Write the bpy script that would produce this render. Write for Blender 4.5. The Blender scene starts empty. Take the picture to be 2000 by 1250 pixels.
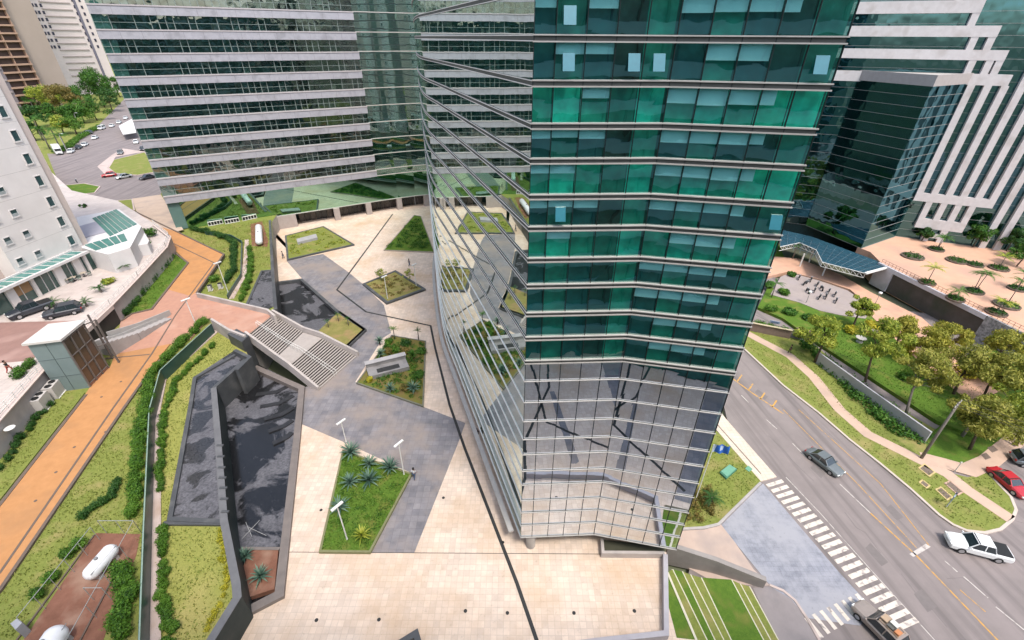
import bpy, math, random
import numpy as np
from mathutils import Vector, Matrix
random.seed(7); NR=np.random.default_rng(7)
S=bpy.context.scene; COL=S.collection
# ---------------------------------------------------------------- camera
F=889.0; TH=math.atan(551/889.0); ROLL=math.radians(0.4); H=43.0
def at(x,y,z=0.0):
    "the point at height z seen at (x,y) of the 2000x1250 photograph"
    a=(x-1000)/F; b=(625-y)/F; c,s=math.cos(ROLL),math.sin(ROLL); a,b=a*c-b*s,a*s+b*c
    r=(a, math.cos(TH)+b*math.sin(TH), -math.sin(TH)+b*math.cos(TH)); t=(z-H)/r[2]
    return (r[0]*t,r[1]*t,z)
def P(pts,z=0.0): return [at(x,y,z) for x,y in pts]
cam=bpy.data.cameras.new('camera'); co=bpy.data.objects.new('camera',cam); COL.objects.link(co)
cam.sensor_width=36; cam.lens=36*F/2000; cam.clip_end=6000; cam.clip_start=.1
co.location=(0,0,H)
fw=Vector((0,math.cos(TH),-math.sin(TH))); R=Matrix.Rotation(-ROLL,3,fw)
rt=R@Vector((1,0,0)); up=rt.cross(fw)
co.matrix_world=Matrix(((rt.x,up.x,-fw.x,0),(rt.y,up.y,-fw.y,0),(rt.z,up.z,-fw.z,H),(0,0,0,1)))
S.camera=co
# ---------------------------------------------------------------- light
w=bpy.data.worlds.new('World'); S.world=w; w.use_nodes=True
nt=w.node_tree; bg=nt.nodes['Background']; sky=nt.nodes.new('ShaderNodeTexSky')
sky.sky_type='NISHITA'; sky.sun_disc=False; sky.air_density=1.0; sky.dust_density=2.5; sky.ozone_density=1.0
SUN_EL,SUN_AZ=math.radians(62),math.radians(150)   # azimuth from +Y clockwise
sky.sun_elevation=SUN_EL; sky.sun_rotation=SUN_AZ
hs=nt.nodes.new('ShaderNodeHueSaturation'); hs.inputs['Saturation'].default_value=.75; nt.links.new(sky.outputs[0],hs.inputs['Color']); nt.links.new(hs.outputs[0],bg.inputs[0]); bg.inputs[1].default_value=.15
sl=bpy.data.lights.new('sun','SUN'); sl.energy=1.3; sl.angle=math.radians(10); sl.color=(1,.95,.87)
so=bpy.data.objects.new('sun',sl); COL.objects.link(so)
sd=Vector((math.sin(SUN_AZ)*math.cos(SUN_EL),math.cos(SUN_AZ)*math.cos(SUN_EL),math.sin(SUN_EL)))
so.rotation_euler=sd.to_track_quat('Z','Y').to_euler()
S.view_settings.view_transform='Standard'; S.view_settings.look='None'; S.view_settings.exposure=1.27; S.view_settings.gamma=1
S.cycles.max_bounces=6; S.cycles.transparent_max_bounces=12
# ---------------------------------------------------------------- materials
MATS={}
def sc(r,g,b):
    "sRGB 0..255 to linear"
    f=lambda c:(c/255/12.92 if c<=10 else ((c/255+.055)/1.055)**2.4)
    return (f(r),f(g),f(b))
def mat(name):
    m=bpy.data.materials.new(name); m.use_nodes=True; return m,m.node_tree,m.node_tree.nodes,m.node_tree.links
def pm(name,c,c2=None,scale=.6,rough=.8,spec=.3,metal=0,bump=0,bscale=8,island=0.,c3=None,s3=.08,t3=(.52,.7),detail=6,nr=.65,streak=None):
    """principled with base colour wandering between c and c2 by noise; island adds variation per loose piece; c3 adds large stains"""
    if name in MATS: return MATS[name]
    m,t,N,L=mat(name); b=N['Principled BSDF']; b.inputs['Roughness'].default_value=rough; b.inputs['Metallic'].default_value=metal
    b.inputs['Specular IOR Level'].default_value=spec
    geo=N.new('ShaderNodeNewGeometry')
    c2=c2 or tuple(x*.8 for x in c)
    n=N.new('ShaderNodeTexNoise'); n.inputs['Scale'].default_value=scale; n.inputs['Detail'].default_value=detail; n.inputs['Roughness'].default_value=nr
    L.new(geo.outputs['Position'],n.inputs['Vector'])
    r=N.new('ShaderNodeValToRGB'); r.color_ramp.elements[0].position=.3; r.color_ramp.elements[1].position=.7
    r.color_ramp.elements[0].color=(*c,1); r.color_ramp.elements[1].color=(*c2,1); L.new(n.outputs['Fac'],r.inputs[0])
    out=r.outputs[0]
    if c3:
        n3=N.new('ShaderNodeTexNoise'); n3.inputs['Scale'].default_value=s3; n3.inputs['Detail'].default_value=4; L.new(geo.outputs['Position'],n3.inputs['Vector'])
        if streak is not None:
            m1=N.new('ShaderNodeMapping'); m1.inputs['Rotation'].default_value[2]=-streak; m2=N.new('ShaderNodeMapping'); m2.inputs['Scale'].default_value=(.035,1,1)
            L.new(geo.outputs['Position'],m1.inputs[0]); L.new(m1.outputs[0],m2.inputs[0]); L.new(m2.outputs[0],n3.inputs['Vector'])
        r3=N.new('ShaderNodeMapRange'); r3.inputs[1].default_value=t3[0]; r3.inputs[2].default_value=t3[1]; L.new(n3.outputs['Fac'],r3.inputs[0])
        mx=N.new('ShaderNodeMix'); mx.data_type='RGBA'; L.new(r3.outputs[0],mx.inputs['Factor']); L.new(out,mx.inputs[6]); mx.inputs[7].default_value=(*c3,1); out=mx.outputs[2]
    if island:
        hv=N.new('ShaderNodeHueSaturation'); mr=N.new('ShaderNodeMapRange'); mr.inputs[3].default_value=1-island; mr.inputs[4].default_value=1+island
        L.new(geo.outputs['Random Per Island'],mr.inputs[0]); L.new(mr.outputs[0],hv.inputs['Value']); L.new(out,hv.inputs['Color']); out=hv.outputs[0]
    L.new(out,b.inputs['Base Color'])
    if bump:
        nb=N.new('ShaderNodeTexNoise'); nb.inputs['Scale'].default_value=bscale; nb.inputs['Detail'].default_value=4; L.new(geo.outputs['Position'],nb.inputs['Vector'])
        bp=N.new('ShaderNodeBump'); bp.inputs['Strength'].default_value=bump; bp.inputs['Distance'].default_value=.05; L.new(nb.outputs['Fac'],bp.inputs['Height']); L.new(bp.outputs[0],b.inputs['Normal'])
    MATS[name]=m; return m
def tiles(name,c,c2,grout,size,c3=None,rough=.7,s3=.08,t3=(.5,.72),rot=0.,spec=.3,var=.06,mortar=.018):
    "paving: square tiles with joints, each tile a little different, plus broad stains"
    if name in MATS: return MATS[name]
    m,t,N,L=mat(name); b=N['Principled BSDF']; b.inputs['Roughness'].default_value=rough; b.inputs['Specular IOR Level'].default_value=spec
    geo=N.new('ShaderNodeNewGeometry'); mp=N.new('ShaderNodeMapping'); mp.inputs['Rotation'].default_value[2]=rot; L.new(geo.outputs['Position'],mp.inputs[0])
    k=N.new('ShaderNodeTexBrick'); k.offset=0; k.squash=1; k.inputs['Scale'].default_value=1; k.inputs['Brick Width'].default_value=size; k.inputs['Row Height'].default_value=size
    k.inputs['Mortar Size'].default_value=mortar; k.inputs['Mortar Smooth'].default_value=.3; k.inputs['Color1'].default_value=(*c,1); k.inputs['Color2'].default_value=(*c2,1); k.inputs['Mortar'].default_value=(*grout,1)
    L.new(mp.outputs[0],k.inputs['Vector'])
    out=k.outputs['Color']
    n=N.new('ShaderNodeTexNoise'); n.inputs['Scale'].default_value=.5; n.inputs['Detail'].default_value=8; n.inputs['Roughness'].default_value=.7; L.new(geo.outputs['Position'],n.inputs['Vector'])
    hv=N.new('ShaderNodeHueSaturation'); mr=N.new('ShaderNodeMapRange'); mr.inputs[1].default_value=.3; mr.inputs[2].default_value=.7; mr.inputs[3].default_value=1-var*2; mr.inputs[4].default_value=1+var*2
    L.new(n.outputs['Fac'],mr.inputs[0]); L.new(mr.outputs[0],hv.inputs['Value']); L.new(out,hv.inputs['Color']); out=hv.outputs[0]
    if c3:
        n3=N.new('ShaderNodeTexNoise'); n3.inputs['Scale'].default_value=s3; n3.inputs['Detail'].default_value=7; n3.inputs['Roughness'].default_value=.62; L.new(geo.outputs['Position'],n3.inputs['Vector'])
        r3=N.new('ShaderNodeMapRange'); r3.inputs[1].default_value=t3[0]; r3.inputs[2].default_value=t3[1]; L.new(n3.outputs['Fac'],r3.inputs[0])
        mx=N.new('ShaderNodeMix'); mx.data_type='RGBA'; L.new(r3.outputs[0],mx.inputs['Factor']); L.new(out,mx.inputs[6]); mx.inputs[7].default_value=(*c3,1); out=mx.outputs[2]
    n5=N.new('ShaderNodeTexNoise'); n5.inputs['Scale'].default_value=2.6; n5.inputs['Detail'].default_value=9; n5.inputs['Roughness'].default_value=.75; L.new(geo.outputs['Position'],n5.inputs['Vector'])
    r5=N.new('ShaderNodeMapRange'); r5.inputs[1].default_value=.56; r5.inputs[2].default_value=.72; r5.inputs[3].default_value=1; r5.inputs[4].default_value=.72; L.new(n5.outputs['Fac'],r5.inputs[0])
    h5=N.new('ShaderNodeHueSaturation'); L.new(r5.outputs[0],h5.inputs['Value']); L.new(out,h5.inputs['Color']); out=h5.outputs[0]
    L.new(out,b.inputs['Base Color'])
    MATS[name]=m; return m
def glass(name,tint=(.35,.8,.68),base=.36,edge=.55,wob=.02,gtint=(.9,1,.97),wscale=.5):
    "coated curtain-wall glass: part mirror, part tinted see-through, each pane slightly wavy"
    if name in MATS: return MATS[name]
    m,t,N,L=mat(name); N.remove(N['Principled BSDF']); o=N['Material Output']
    tr=N.new('ShaderNodeBsdfTransparent'); tr.inputs[0].default_value=(*tint,1)
    gl=N.new('ShaderNodeBsdfGlossy'); gl.inputs['Roughness'].default_value=.012; gl.inputs[0].default_value=(*gtint,1)
    lw=N.new('ShaderNodeLayerWeight'); lw.inputs['Blend'].default_value=.5
    pw=N.new('ShaderNodeMath'); pw.operation='POWER'; pw.inputs[1].default_value=2.2; L.new(lw.outputs['Facing'],pw.inputs[0])
    ma=N.new('ShaderNodeMath'); ma.operation='MULTIPLY_ADD'; ma.inputs[1].default_value=edge; ma.inputs[2].default_value=base; L.new(pw.outputs[0],ma.inputs[0])
    mx=N.new('ShaderNodeMixShader'); L.new(ma.outputs[0],mx.inputs[0]); L.new(tr.outputs[0],mx.inputs[1]); L.new(gl.outputs[0],mx.inputs[2]); L.new(mx.outputs[0],o.inputs[0])
    geo=N.new('ShaderNodeNewGeometry')
    ad=N.new('ShaderNodeVectorMath'); ad.operation='ADD'; mu=N.new('ShaderNodeMath'); mu.operation='MULTIPLY'; mu.inputs[1].default_value=3.
    L.new(geo.outputs['Random Per Island'],mu.inputs[0]); L.new(geo.outputs['Position'],ad.inputs[0]); L.new(mu.outputs[0],ad.inputs[1])
    n=N.new('ShaderNodeTexNoise'); n.inputs['Scale'].default_value=wscale; n.inputs['Detail'].default_value=1; L.new(ad.outputs[0],n.inputs['Vector'])
    bp=N.new('ShaderNodeBump'); bp.inputs['Strength'].default_value=1; bp.inputs['Distance'].default_value=wob; L.new(n.outputs['Fac'],bp.inputs['Height']); L.new(bp.outputs[0],gl.inputs['Normal'])
    MATS[name]=m; return m
def cells(name,cols,rough=.8):
    "a flat colour per loose piece, picked from a list"
    if name in MATS: return MATS[name]
    m,t,N,L=mat(name); b=N['Principled BSDF']; b.inputs['Roughness'].default_value=rough
    geo=N.new('ShaderNodeNewGeometry'); r=N.new('ShaderNodeValToRGB'); r.color_ramp.interpolation='CONSTANT'
    e=r.color_ramp.elements
    while len(e)<len(cols): e.new(.5)
    for i,c in enumerate(cols): e[i].position=i/len(cols); e[i].color=(*c,1)
    L.new(geo.outputs['Random Per Island'],r.inputs[0])
    n=N.new('ShaderNodeTexNoise'); n.inputs['Scale'].default_value=1.5; L.new(geo.outputs['Position'],n.inputs['Vector'])
    hv=N.new('ShaderNodeHueSaturation'); mr=N.new('ShaderNodeMapRange'); mr.inputs[1].default_value=.3; mr.inputs[2].default_value=.7; mr.inputs[3].default_value=.7; mr.inputs[4].default_value=1.25
    L.new(n.outputs['Fac'],mr.inputs[0]); L.new(mr.outputs[0],hv.inputs['Value']); L.new(r.outputs[0],hv.inputs['Color']); L.new(hv.outputs[0],b.inputs['Base Color'])
    MATS[name]=m; return m
def leafmat(name,cols,rough=.55,tr=.25):
    "leaves: colour per leaf, slightly let through"
    if name in MATS: return MATS[name]
    m,t,N,L=mat(name); b=N['Principled BSDF']; b.inputs['Roughness'].default_value=rough; b.inputs['Specular IOR Level'].default_value=.25; o=N['Material Output']
    geo=N.new('ShaderNodeNewGeometry'); r=N.new('ShaderNodeValToRGB'); e=r.color_ramp.elements
    while len(e)<len(cols): e.new(.5)
    for i,c in enumerate(cols): e[i].position=i/(len(cols)-1); e[i].color=(*c,1)
    n=N.new('ShaderNodeTexNoise'); n.inputs['Scale'].default_value=.7; n.inputs['Detail'].default_value=2; L.new(geo.outputs['Position'],n.inputs['Vector'])
    ad=N.new('ShaderNodeMath'); ad.operation='MULTIPLY_ADD'; ad.inputs[1].default_value=.55; L.new(geo.outputs['Random Per Island'],ad.inputs[0])
    mr=N.new('ShaderNodeMapRange'); mr.inputs[1].default_value=.3; mr.inputs[2].default_value=.7; mr.inputs[3].default_value=0; mr.inputs[4].default_value=.45; L.new(n.outputs['Fac'],mr.inputs[0]); L.new(mr.outputs[0],ad.inputs[2])
    L.new(ad.outputs[0],r.inputs[0]); L.new(r.outputs[0],b.inputs['Base Color'])
    tl=N.new('ShaderNodeBsdfTranslucent'); L.new(r.outputs[0],tl.inputs[0]); mx=N.new('ShaderNodeMixShader'); mx.inputs[0].default_value=tr
    L.new(b.outputs[0],mx.inputs[1]); L.new(tl.outputs[0],mx.inputs[2]); L.new(mx.outputs[0],o.inputs[0])
    MATS[name]=m; return m
def flat(name,c,rough=.6,metal=0,spec=.4): return pm(name,c,tuple(x*.88 for x in c),2.0,rough,spec,metal)
# ---------------------------------------------------------------- mesh helpers
ORG={}
class MB:
    def __init__(s): s.v=[]; s.f=[]; s.m=[]
    def add(s,vs,fs,mi=0):
        k=len(s.v); s.v+= [tuple(v) for v in vs]; s.f+=[tuple(i+k for i in f) for f in fs]; s.m+=[mi]*len(fs); return s
    def quad(s,a,b,c,d,mi=0): return s.add([a,b,c,d],[(0,1,2,3)],mi)
    def prism(s,poly,z0,z1=None,mi=0,ms=None,cap=True):
        "poly: 2D or 3D points (3D keep their own top height), sides go down to z0"
        pts=[(p[0],p[1],(z1 if z1 is not None else p[2])) for p in poly]
        ar=sum(pts[i][0]*pts[(i+1)%len(pts)][1]-pts[(i+1)%len(pts)][0]*pts[i][1] for i in range(len(pts)))
        if ar<0: pts=pts[::-1]
        n=len(pts); s.add(pts,[tuple(range(n))],mi)
        bot=[(p[0],p[1],z0 if not callable(z0) else z0(p)) for p in pts]
        s.add(pts+bot,[(i,i+n,(i+1)%n+n,(i+1)%n) for i in range(n)],mi if ms is None else ms)
        if cap: s.add(bot[::-1],[tuple(range(n))],mi if ms is None else ms)
        return s
    def box(s,c,sz,rz=0,mi=0,M=None):
        x,y,z=sz[0]/2,sz[1]/2,sz[2]/2; ca,sa=math.cos(rz),math.sin(rz); vs=[]
        for dz in(-z,z):
            for dx,dy in((-x,-y),(x,-y),(x,y),(-x,y)):
                v=(c[0]+dx*ca-dy*sa,c[1]+dx*sa+dy*ca,c[2]+dz); vs.append(M@Vector(v) if M else v)
        return s.add(vs,[(3,2,1,0),(4,5,6,7),(0,1,5,4),(1,2,6,5),(2,3,7,6),(3,0,4,7)],mi)
    def beam(s,a,b,wd,h,mi=0,up=(0,0,1)):
        "rectangular bar between two points"
        a,b,u=Vector(a),Vector(b),Vector(up); d=(b-a).normalized(); sd=d.cross(u)
        if sd.length<1e-4: sd=d.cross(Vector((1,0,0)))
        sd.normalize(); u=sd.cross(d); sd*=wd/2; u*=h/2
        vs=[p+x*sd+y*u for p in(a,b) for x,y in((-1,-1),(1,-1),(1,1),(-1,1))]
        return s.add(vs,[(3,2,1,0),(4,5,6,7),(0,1,5,4),(1,2,6,5),(2,3,7,6),(3,0,4,7)],mi)
    def tube(s,pts,rs,n=8,mi=0,cap=True):
        pts=[Vector(p) for p in pts]; rs=rs if hasattr(rs,'__len__') else [rs]*len(pts); k=len(s.v); u=None
        for i,p in enumerate(pts):
            d=(pts[min(i+1,len(pts)-1)]-pts[max(i-1,0)]).normalized()
            if u is None: u=d.cross(Vector((0,0,1))); u=u if u.length>1e-3 else Vector((1,0,0)); 
            u=(u-d*u.dot(d)).normalized(); w_=d.cross(u)
            for j in range(n):
                a=2*math.pi*j/n; q=p+(u*math.cos(a)+w_*math.sin(a))*rs[i]; s.v.append(tuple(q))
        for i in range(len(pts)-1):
            for j in range(n): s.f.append((k+i*n+j,k+i*n+(j+1)%n,k+(i+1)*n+(j+1)%n,k+(i+1)*n+j)); s.m.append(mi)
        if cap: s.f.append(tuple(k+j for j in range(n))[::-1]); s.f.append(tuple(k+(len(pts)-1)*n+j for j in range(n))); s.m+=[mi,mi]
        return s
    def strip(s,pts,wd,z0,h=None,mi=0,closed=False):
        "band of given width along a polyline (3D points = top), down to z0"
        n=len(pts); Lf=[];Rt=[]
        for i,p in enumerate(pts):
            a=pts[i-1] if (i>0 or closed) else p; b=pts[(i+1)%n] if (i<n-1 or closed) else p
            d1=Vector((p[0]-a[0],p[1]-a[1])); d2=Vector((b[0]-p[0],b[1]-p[1]))
            if d1.length<1e-6: d1=d2
            if d2.length<1e-6: d2=d1
            d1.normalize(); d2.normalize(); t=(d1+d2); t=t.normalized() if t.length>1e-4 else d1
            nn=Vector((-t.y,t.x)); k=min(1/max(.3,abs(nn.dot(Vector((-d1.y,d1.x))))),2.5)*wd/2
            Lf.append((p[0]+nn.x*k,p[1]+nn.y*k,p[2])); Rt.append((p[0]-nn.x*k,p[1]-nn.y*k,p[2]))
        m=n if closed else n-1
        zz=lambda p: z0(p) if callable(z0) else z0
        for i in range(m):
            j=(i+1)%n; a,b,c,d=Rt[i],Rt[j],Lf[j],Lf[i]
            lo=[(q[0],q[1],zz(q)) for q in(a,b,c,d)]
            s.add([a,b,c,d]+lo,[(0,1,2,3),(0,4,5,1),(2,6,7,3)]+([(3,7,4,0)] if i==0 and not closed else [])+([(1,5,6,2)] if i==m-1 and not closed else []),mi)
        return s
    def lathe(s,prof,c=(0,0,0),n=16,mi=0):
        k=len(s.v)
        for r,z in prof:
            for j in range(n): a=2*math.pi*j/n; s.v.append((c[0]+r*math.cos(a),c[1]+r*math.sin(a),c[2]+z))
        for i in range(len(prof)-1):
            for j in range(n): s.f.append((k+i*n+j,k+i*n+(j+1)%n,k+(i+1)*n+(j+1)%n,k+(i+1)*n+j)); s.m.append(mi)
        return s
    def mesh(s,name,off=(0,0,0),smooth=False):
        me=bpy.data.meshes.new(name); ox,oy,oz=off
        me.from_pydata([(x-ox,y-oy,z-oz) for x,y,z in s.v],[],s.f)
        me.polygons.foreach_set('material_index',s.m)
        if smooth: me.polygons.foreach_set('use_smooth',[True]*len(me.polygons))
        me.update(); return me
def setm(me,mats):
    for m in (mats if isinstance(mats,(list,tuple)) else [mats]): me.materials.append(m)
def obj(name,mb,mats,parent=None,smooth=False):
    off=ORG.get(parent.name,(0,0,0)) if parent else (0,0,0)
    me=mb.mesh(name,off,smooth); setm(me,mats); o=bpy.data.objects.new(name,me); COL.objects.link(o)
    if parent: o.parent=parent
    ORG[o.name]=off; return o
def tag(o,label=None,cat=None,group=None,kind=None):
    if label: o['label']=label
    if cat: o['category']=cat
    if group: o['group']=group
    if kind: o['kind']=kind
    return o
def thing(name,label,cat,loc=(0,0,0),group=None,world=True,rz=0):
    o=bpy.data.objects.new(name,None); COL.objects.link(o); o.location=loc; o.rotation_euler=(0,0,rz); o.empty_display_size=.2
    ORG[o.name]=tuple(loc) if world else (0,0,0); return tag(o,label,cat,group)
def solo(name,mb,mats,label,cat,group=None,smooth=False,kind=None):
    xs=[v[0] for v in mb.v]; ys=[v[1] for v in mb.v]; zs=[v[2] for v in mb.v]
    off=((min(xs)+max(xs))/2,(min(ys)+max(ys))/2,min(zs)); me=mb.mesh(name,off,smooth); setm(me,mats)
    o=bpy.data.objects.new(name,me); COL.objects.link(o); o.location=off; return tag(o,label,cat,group,kind)
def struct(name,mb,mats,kind='structure',smooth=False):
    me=mb.mesh(name,(0,0,0),smooth); setm(me,mats); o=bpy.data.objects.new(name,me); COL.objects.link(o); return tag(o,kind=kind)
def dup(root,loc,rz=0,label=None,group=None,scale=None,mats=None):
    r=root.copy(); COL.objects.link(r); r.location=loc; r.rotation_euler=(0,0,rz)
    if scale: r.scale=scale if hasattr(scale,'__len__') else (scale,)*3
    if label: r['label']=label
    if group: r['group']=group
    for ch in list(root.children):
        c=ch.copy(); COL.objects.link(c); c.parent=r
        for g in list(ch.children):
            d=g.copy(); COL.objects.link(d); d.parent=c
    return r
def lerp(a,b,t): return tuple(x+(y-x)*t for x,y in zip(a,b))
# ================================================================ office tower (front)
LEDGE=pm('ledge_metal',(.38,.36,.335),(.31,.295,.275),1.2,.45,.5)
MULL=pm('mullion_dark',(.012,.02,.02),None,1,.5)
TGL=glass('tower_glass',(.70,.98,.92),.32,.6,.018,(.80,1,.95))
CONC=pm('pale_concrete',(.44,.41,.38),(.36,.34,.32),.8,.85,.2,c3=(.28,.26,.24),s3=.3)
BLIND=pm('blind_reflection_pale',(.68,.84,.93),(.60,.77,.87),2,.8)
VENT=pm('vent_glass',(.03,.17,.215),(.025,.145,.185),2,.25,.6)
def build_tower():
    vs=[0,.0752,.153,.222,.2987,.372,.4502,.5205,.601,.6758,.7536,.8219,.9004,.9758,1.0515,1.119,1.196,1.264,1.3445,1.411,1.4826,1.555]
    zs=[43-26.2*v for v in vs]; zs=[zs[0]+1.95*j for j in(5,4,3,2,1)]+zs       # 27 levels, index 5 = eye height
    F0,F1,F2=(.98,26.2),(8.07,26.57),(15.54,25.07)
    left=[F0,(-1.9,34.65),(-4.78,43.1),(-7.65,51.55),(-10.5,60),(-13.1,71.3),(-15.3,83),(-16.6,93),(-17.0,103),(-16.3,113),(-14.4,122),(-11,130)]
    # resample the curved side into 1.5 m panes
    L=[Vector(p) for p in left]; cum=[0]
    for a,b in zip(L,L[1:]): cum.append(cum[-1]+(b-a).length)
    def onl(s):
        for i in range(len(cum)-1):
            if s<=cum[i+1]+1e-6:
                t=(s-cum[i])/(cum[i+1]-cum[i]); p0,p1,p2,p3=L[max(i-1,0)],L[i],L[i+1],L[min(i+2,len(L)-1)]
                return .5*((2*p1)+(p2-p0)*t+(2*p0-5*p1+4*p2-p3)*t*t+(3*p1-p0-3*p2+p3)*t**3)
        return L[-1]
    nl=int(cum[-1]/1.5); lp=[tuple(onl(cum[-1]*i/nl)) for i in range(nl+1)]; lp[0]=F0; lp[-1]=left[-1]
    fr=[F0]+[lerp(F0,F1,(1.08+1.504*i)/7.1) for i in range(4)]+[F1]
    fr=[F0]+[lerp(F0,F1,t) for t in (.152,.364,.576,.788)]+[F1]
    rr=[lerp(F1,F2,i/5) for i in range(6)]
    T=thing('office_tower','tall green glass office tower with pale double ledges, nearest the middle of the view','tower',(4,70,0))
    right=[F2,(24,60),(27,100),(18,134),(-5,146)]
    def nrm(a,b): d=Vector((b[0]-a[0],b[1]-a[1])).normalized(); return Vector((d.y,-d.x))  # outward for a path left->right seen from outside
    front=fr+rr[1:]
    # core walls (dark) behind the panes and underside
    core=MB(); inset=.55
    ring=[]
    path=lp[::-1]+front[1:]+right[1:]
    def off(pts,dist,closed=True):
        out=[];n=len(pts)
        for i in range(n):
            a,b,c=pts[i-1],pts[i],pts[(i+1)%n]
            n1,n2=nrm(a,b),nrm(b,c); m=(n1+n2).normalized(); k=dist/max(.35,m.dot(n1)); out.append((b[0]+m.x*k,b[1]+m.y*k))
        return out
    inner=off(path,-inset)
    core.prism(inner,zs[-1]+.12,zs[0])
    obj('core_wall',core,pm('core_dark',(.012,.05,.042),(.02,.07,.06),.3,.7),T)
    soff=MB(); soff.prism(off(path,-.05),zs[-1]-.02,zs[-1]+.1); obj('soffit',soff,pm('soffit',(.3,.28,.25),None,.6,.8),T)
    # right and rear glazing, not facing us
    rw=MB(); rp=[F2]+right[1:]+[lp[-1]]
    for a,b in zip(rp,rp[1:]): rw.quad((*a,zs[-1]),(*b,zs[-1]),(*b,zs[0]),(*a,zs[0]))
    obj('rear_glazing',rw,TGL,T)
    BR=cells('spandrel_green',[(.012,.40,.28),(.010,.50,.34),(.02,.60,.45),(.012,.32,.23),(.01,.17,.135),(.012,.46,.36)])
    DK=cells('vision_dark',[(.006,.08,.07),(.008,.045,.045),(.012,.16,.13),(.006,.07,.085),(.012,.018,.016),(.012,.24,.18)])
    DK2=cells('vision_reflecting',[(.008,.13,.11),(.008,.075,.07),(.012,.22,.17),(.006,.10,.11),(.012,.05,.045),(.012,.30,.22)])  # lower rows: brighter greens painted in for the teal reflections
    DL=cells('atrium_dark',[(.01,.035,.035),(.012,.05,.045),(.01,.03,.035)])
    LB=cells('side_back',[(.012,.06,.05),(.01,.085,.07),(.014,.05,.05)])
    nb=0
    for i in range(len(zs)-1):
        zt,zb=zs[i],zs[i+1]; k=i-5; row=MB(); back=MB()
        g=.03
        for pts in (fr,rr):
            for j in range(5):
                a,b=pts[j],pts[j+1]; n=nrm(a,b); 
                p=lerp(a,b,g/ max(.5,math.dist(a,b))); q=lerp(b,a,g/max(.5,math.dist(a,b)))
                t=random.gauss(0,.0022); t2=random.gauss(0,.0022)   # panes are never quite true
                row.quad((p[0]+n.x*t,p[1]+n.y*t,zb+g),(q[0]-n.x*t,q[1]-n.y*t,zb+g),(q[0]+n.x*t2,q[1]+n.y*t2,zt-g),(p[0]+n.x*t2,p[1]+n.y*t2,zt-g))
                d=.42 if pts is fr else .42
                back.quad((p[0]-n.x*d,p[1]-n.y*d,zb),(q[0]-n.x*d,q[1]-n.y*d,zb),(q[0]-n.x*d,q[1]-n.y*d,zt),(p[0]-n.x*d,p[1]-n.y*d,zt))
        obj('window_row',row,TGL if k<10 else glass('atrium_glass',(.72,.95,.92),.76,.24,.0022,(.86,.92,1)),T)
        lrow=MB()
        for j in range(nl): lrow.quad((*lp[j+1],zb),(*lp[j],zb),(*lp[j],zt),(*lp[j+1],zt))
        me=obj('side_window_row',lrow,glass('tower_side_glass',(.30,.86,.70),.50,.48,.006,wscale=.25),T,smooth=False)
        bright = k in (1,3,5) or k==-2
        obj('interior_panel',back,BR if bright else (DK if k<6 else DK2 if k<11 else DL),T)
        if k<=9 and k>=-2:                      # pale panels behind the upper panes: blinds, and mirrored bands painted in
            for pts,js in ((fr,(0,1,2)),(rr,(0,1,2,3))):
                if pts is fr and k>=6: continue
                for j in js:
                    if (j==0 and random.random()<.35) or random.random()<(.06 if k<6 else .12): continue
                    a,b=pts[j],pts[j+1]; n=nrm(a,b); d=.12; w0=.03; p=lerp(a,b,w0); q=lerp(b,a,w0 if not(pts is rr and j==3) else .5)
                    h=(zt-zb)*(.36 if pts is fr else .46)*random.uniform(.92,1.05); m=MB()
                    m.add([(p[0]-n.x*d,p[1]-n.y*d,zt-h),(q[0]-n.x*d,q[1]-n.y*d,zt-h),(q[0]-n.x*d,q[1]-n.y*d,zt-.12),(p[0]-n.x*d,p[1]-n.y*d,zt-.12),
                        (p[0]-n.x*(d+.03),p[1]-n.y*(d+.03),zt-h),(q[0]-n.x*(d+.03),q[1]-n.y*(d+.03),zt-h),(q[0]-n.x*(d+.03),q[1]-n.y*(d+.03),zt-.12),(p[0]-n.x*(d+.03),p[1]-n.y*(d+.03),zt-.12)],
                        [(0,1,2,3),(5,4,7,6),(4,5,1,0),(3,2,6,7)]); obj('blind_reflection',m,BLIND,T); nb+=1
        for (kk,side,j,f0) in ((0,'f',1,.25),(0,'f',3,.45),(0,'f',4,.3),(0,'r',4,.3),(4,'f',1,.3),(4,'r',4,.45),(-1,'f',1,.2)):
            if kk!=k: continue
            pts=fr if side=='f' else rr; a,b=pts[j],pts[j+1]; n=nrm(a,b); p=lerp(a,b,f0); q=lerp(a,b,f0+.40); z1=zt-.62; z0=z1-.78; m=MB()
            o1,o2=.05,.34
            A=[(p[0]+n.x*o1,p[1]+n.y*o1,z1),(q[0]+n.x*o1,q[1]+n.y*o1,z1),(q[0]+n.x*o2,q[1]+n.y*o2,z0),(p[0]+n.x*o2,p[1]+n.y*o2,z0)]
            B=[(x-n.x*.05,y-n.y*.05,z-.02) for x,y,z in A]
            m.add(A+B,[(3,2,1,0),(4,5,6,7),(0,1,5,4),(1,2,6,5),(2,3,7,6),(3,0,4,7)]); obj('vent_window',m,VENT,T)
    # hole left by one missing vent (dark) low in the left facet
    # mullions on the front
    for pts in (fr,rr[1:]):
        for p in pts:
            m=MB(); m.box((p[0],p[1],(zs[0]+zs[-1])/2),(.035,.12,zs[0]-zs[-1])); obj('mullion',m,MULL,T)
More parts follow.
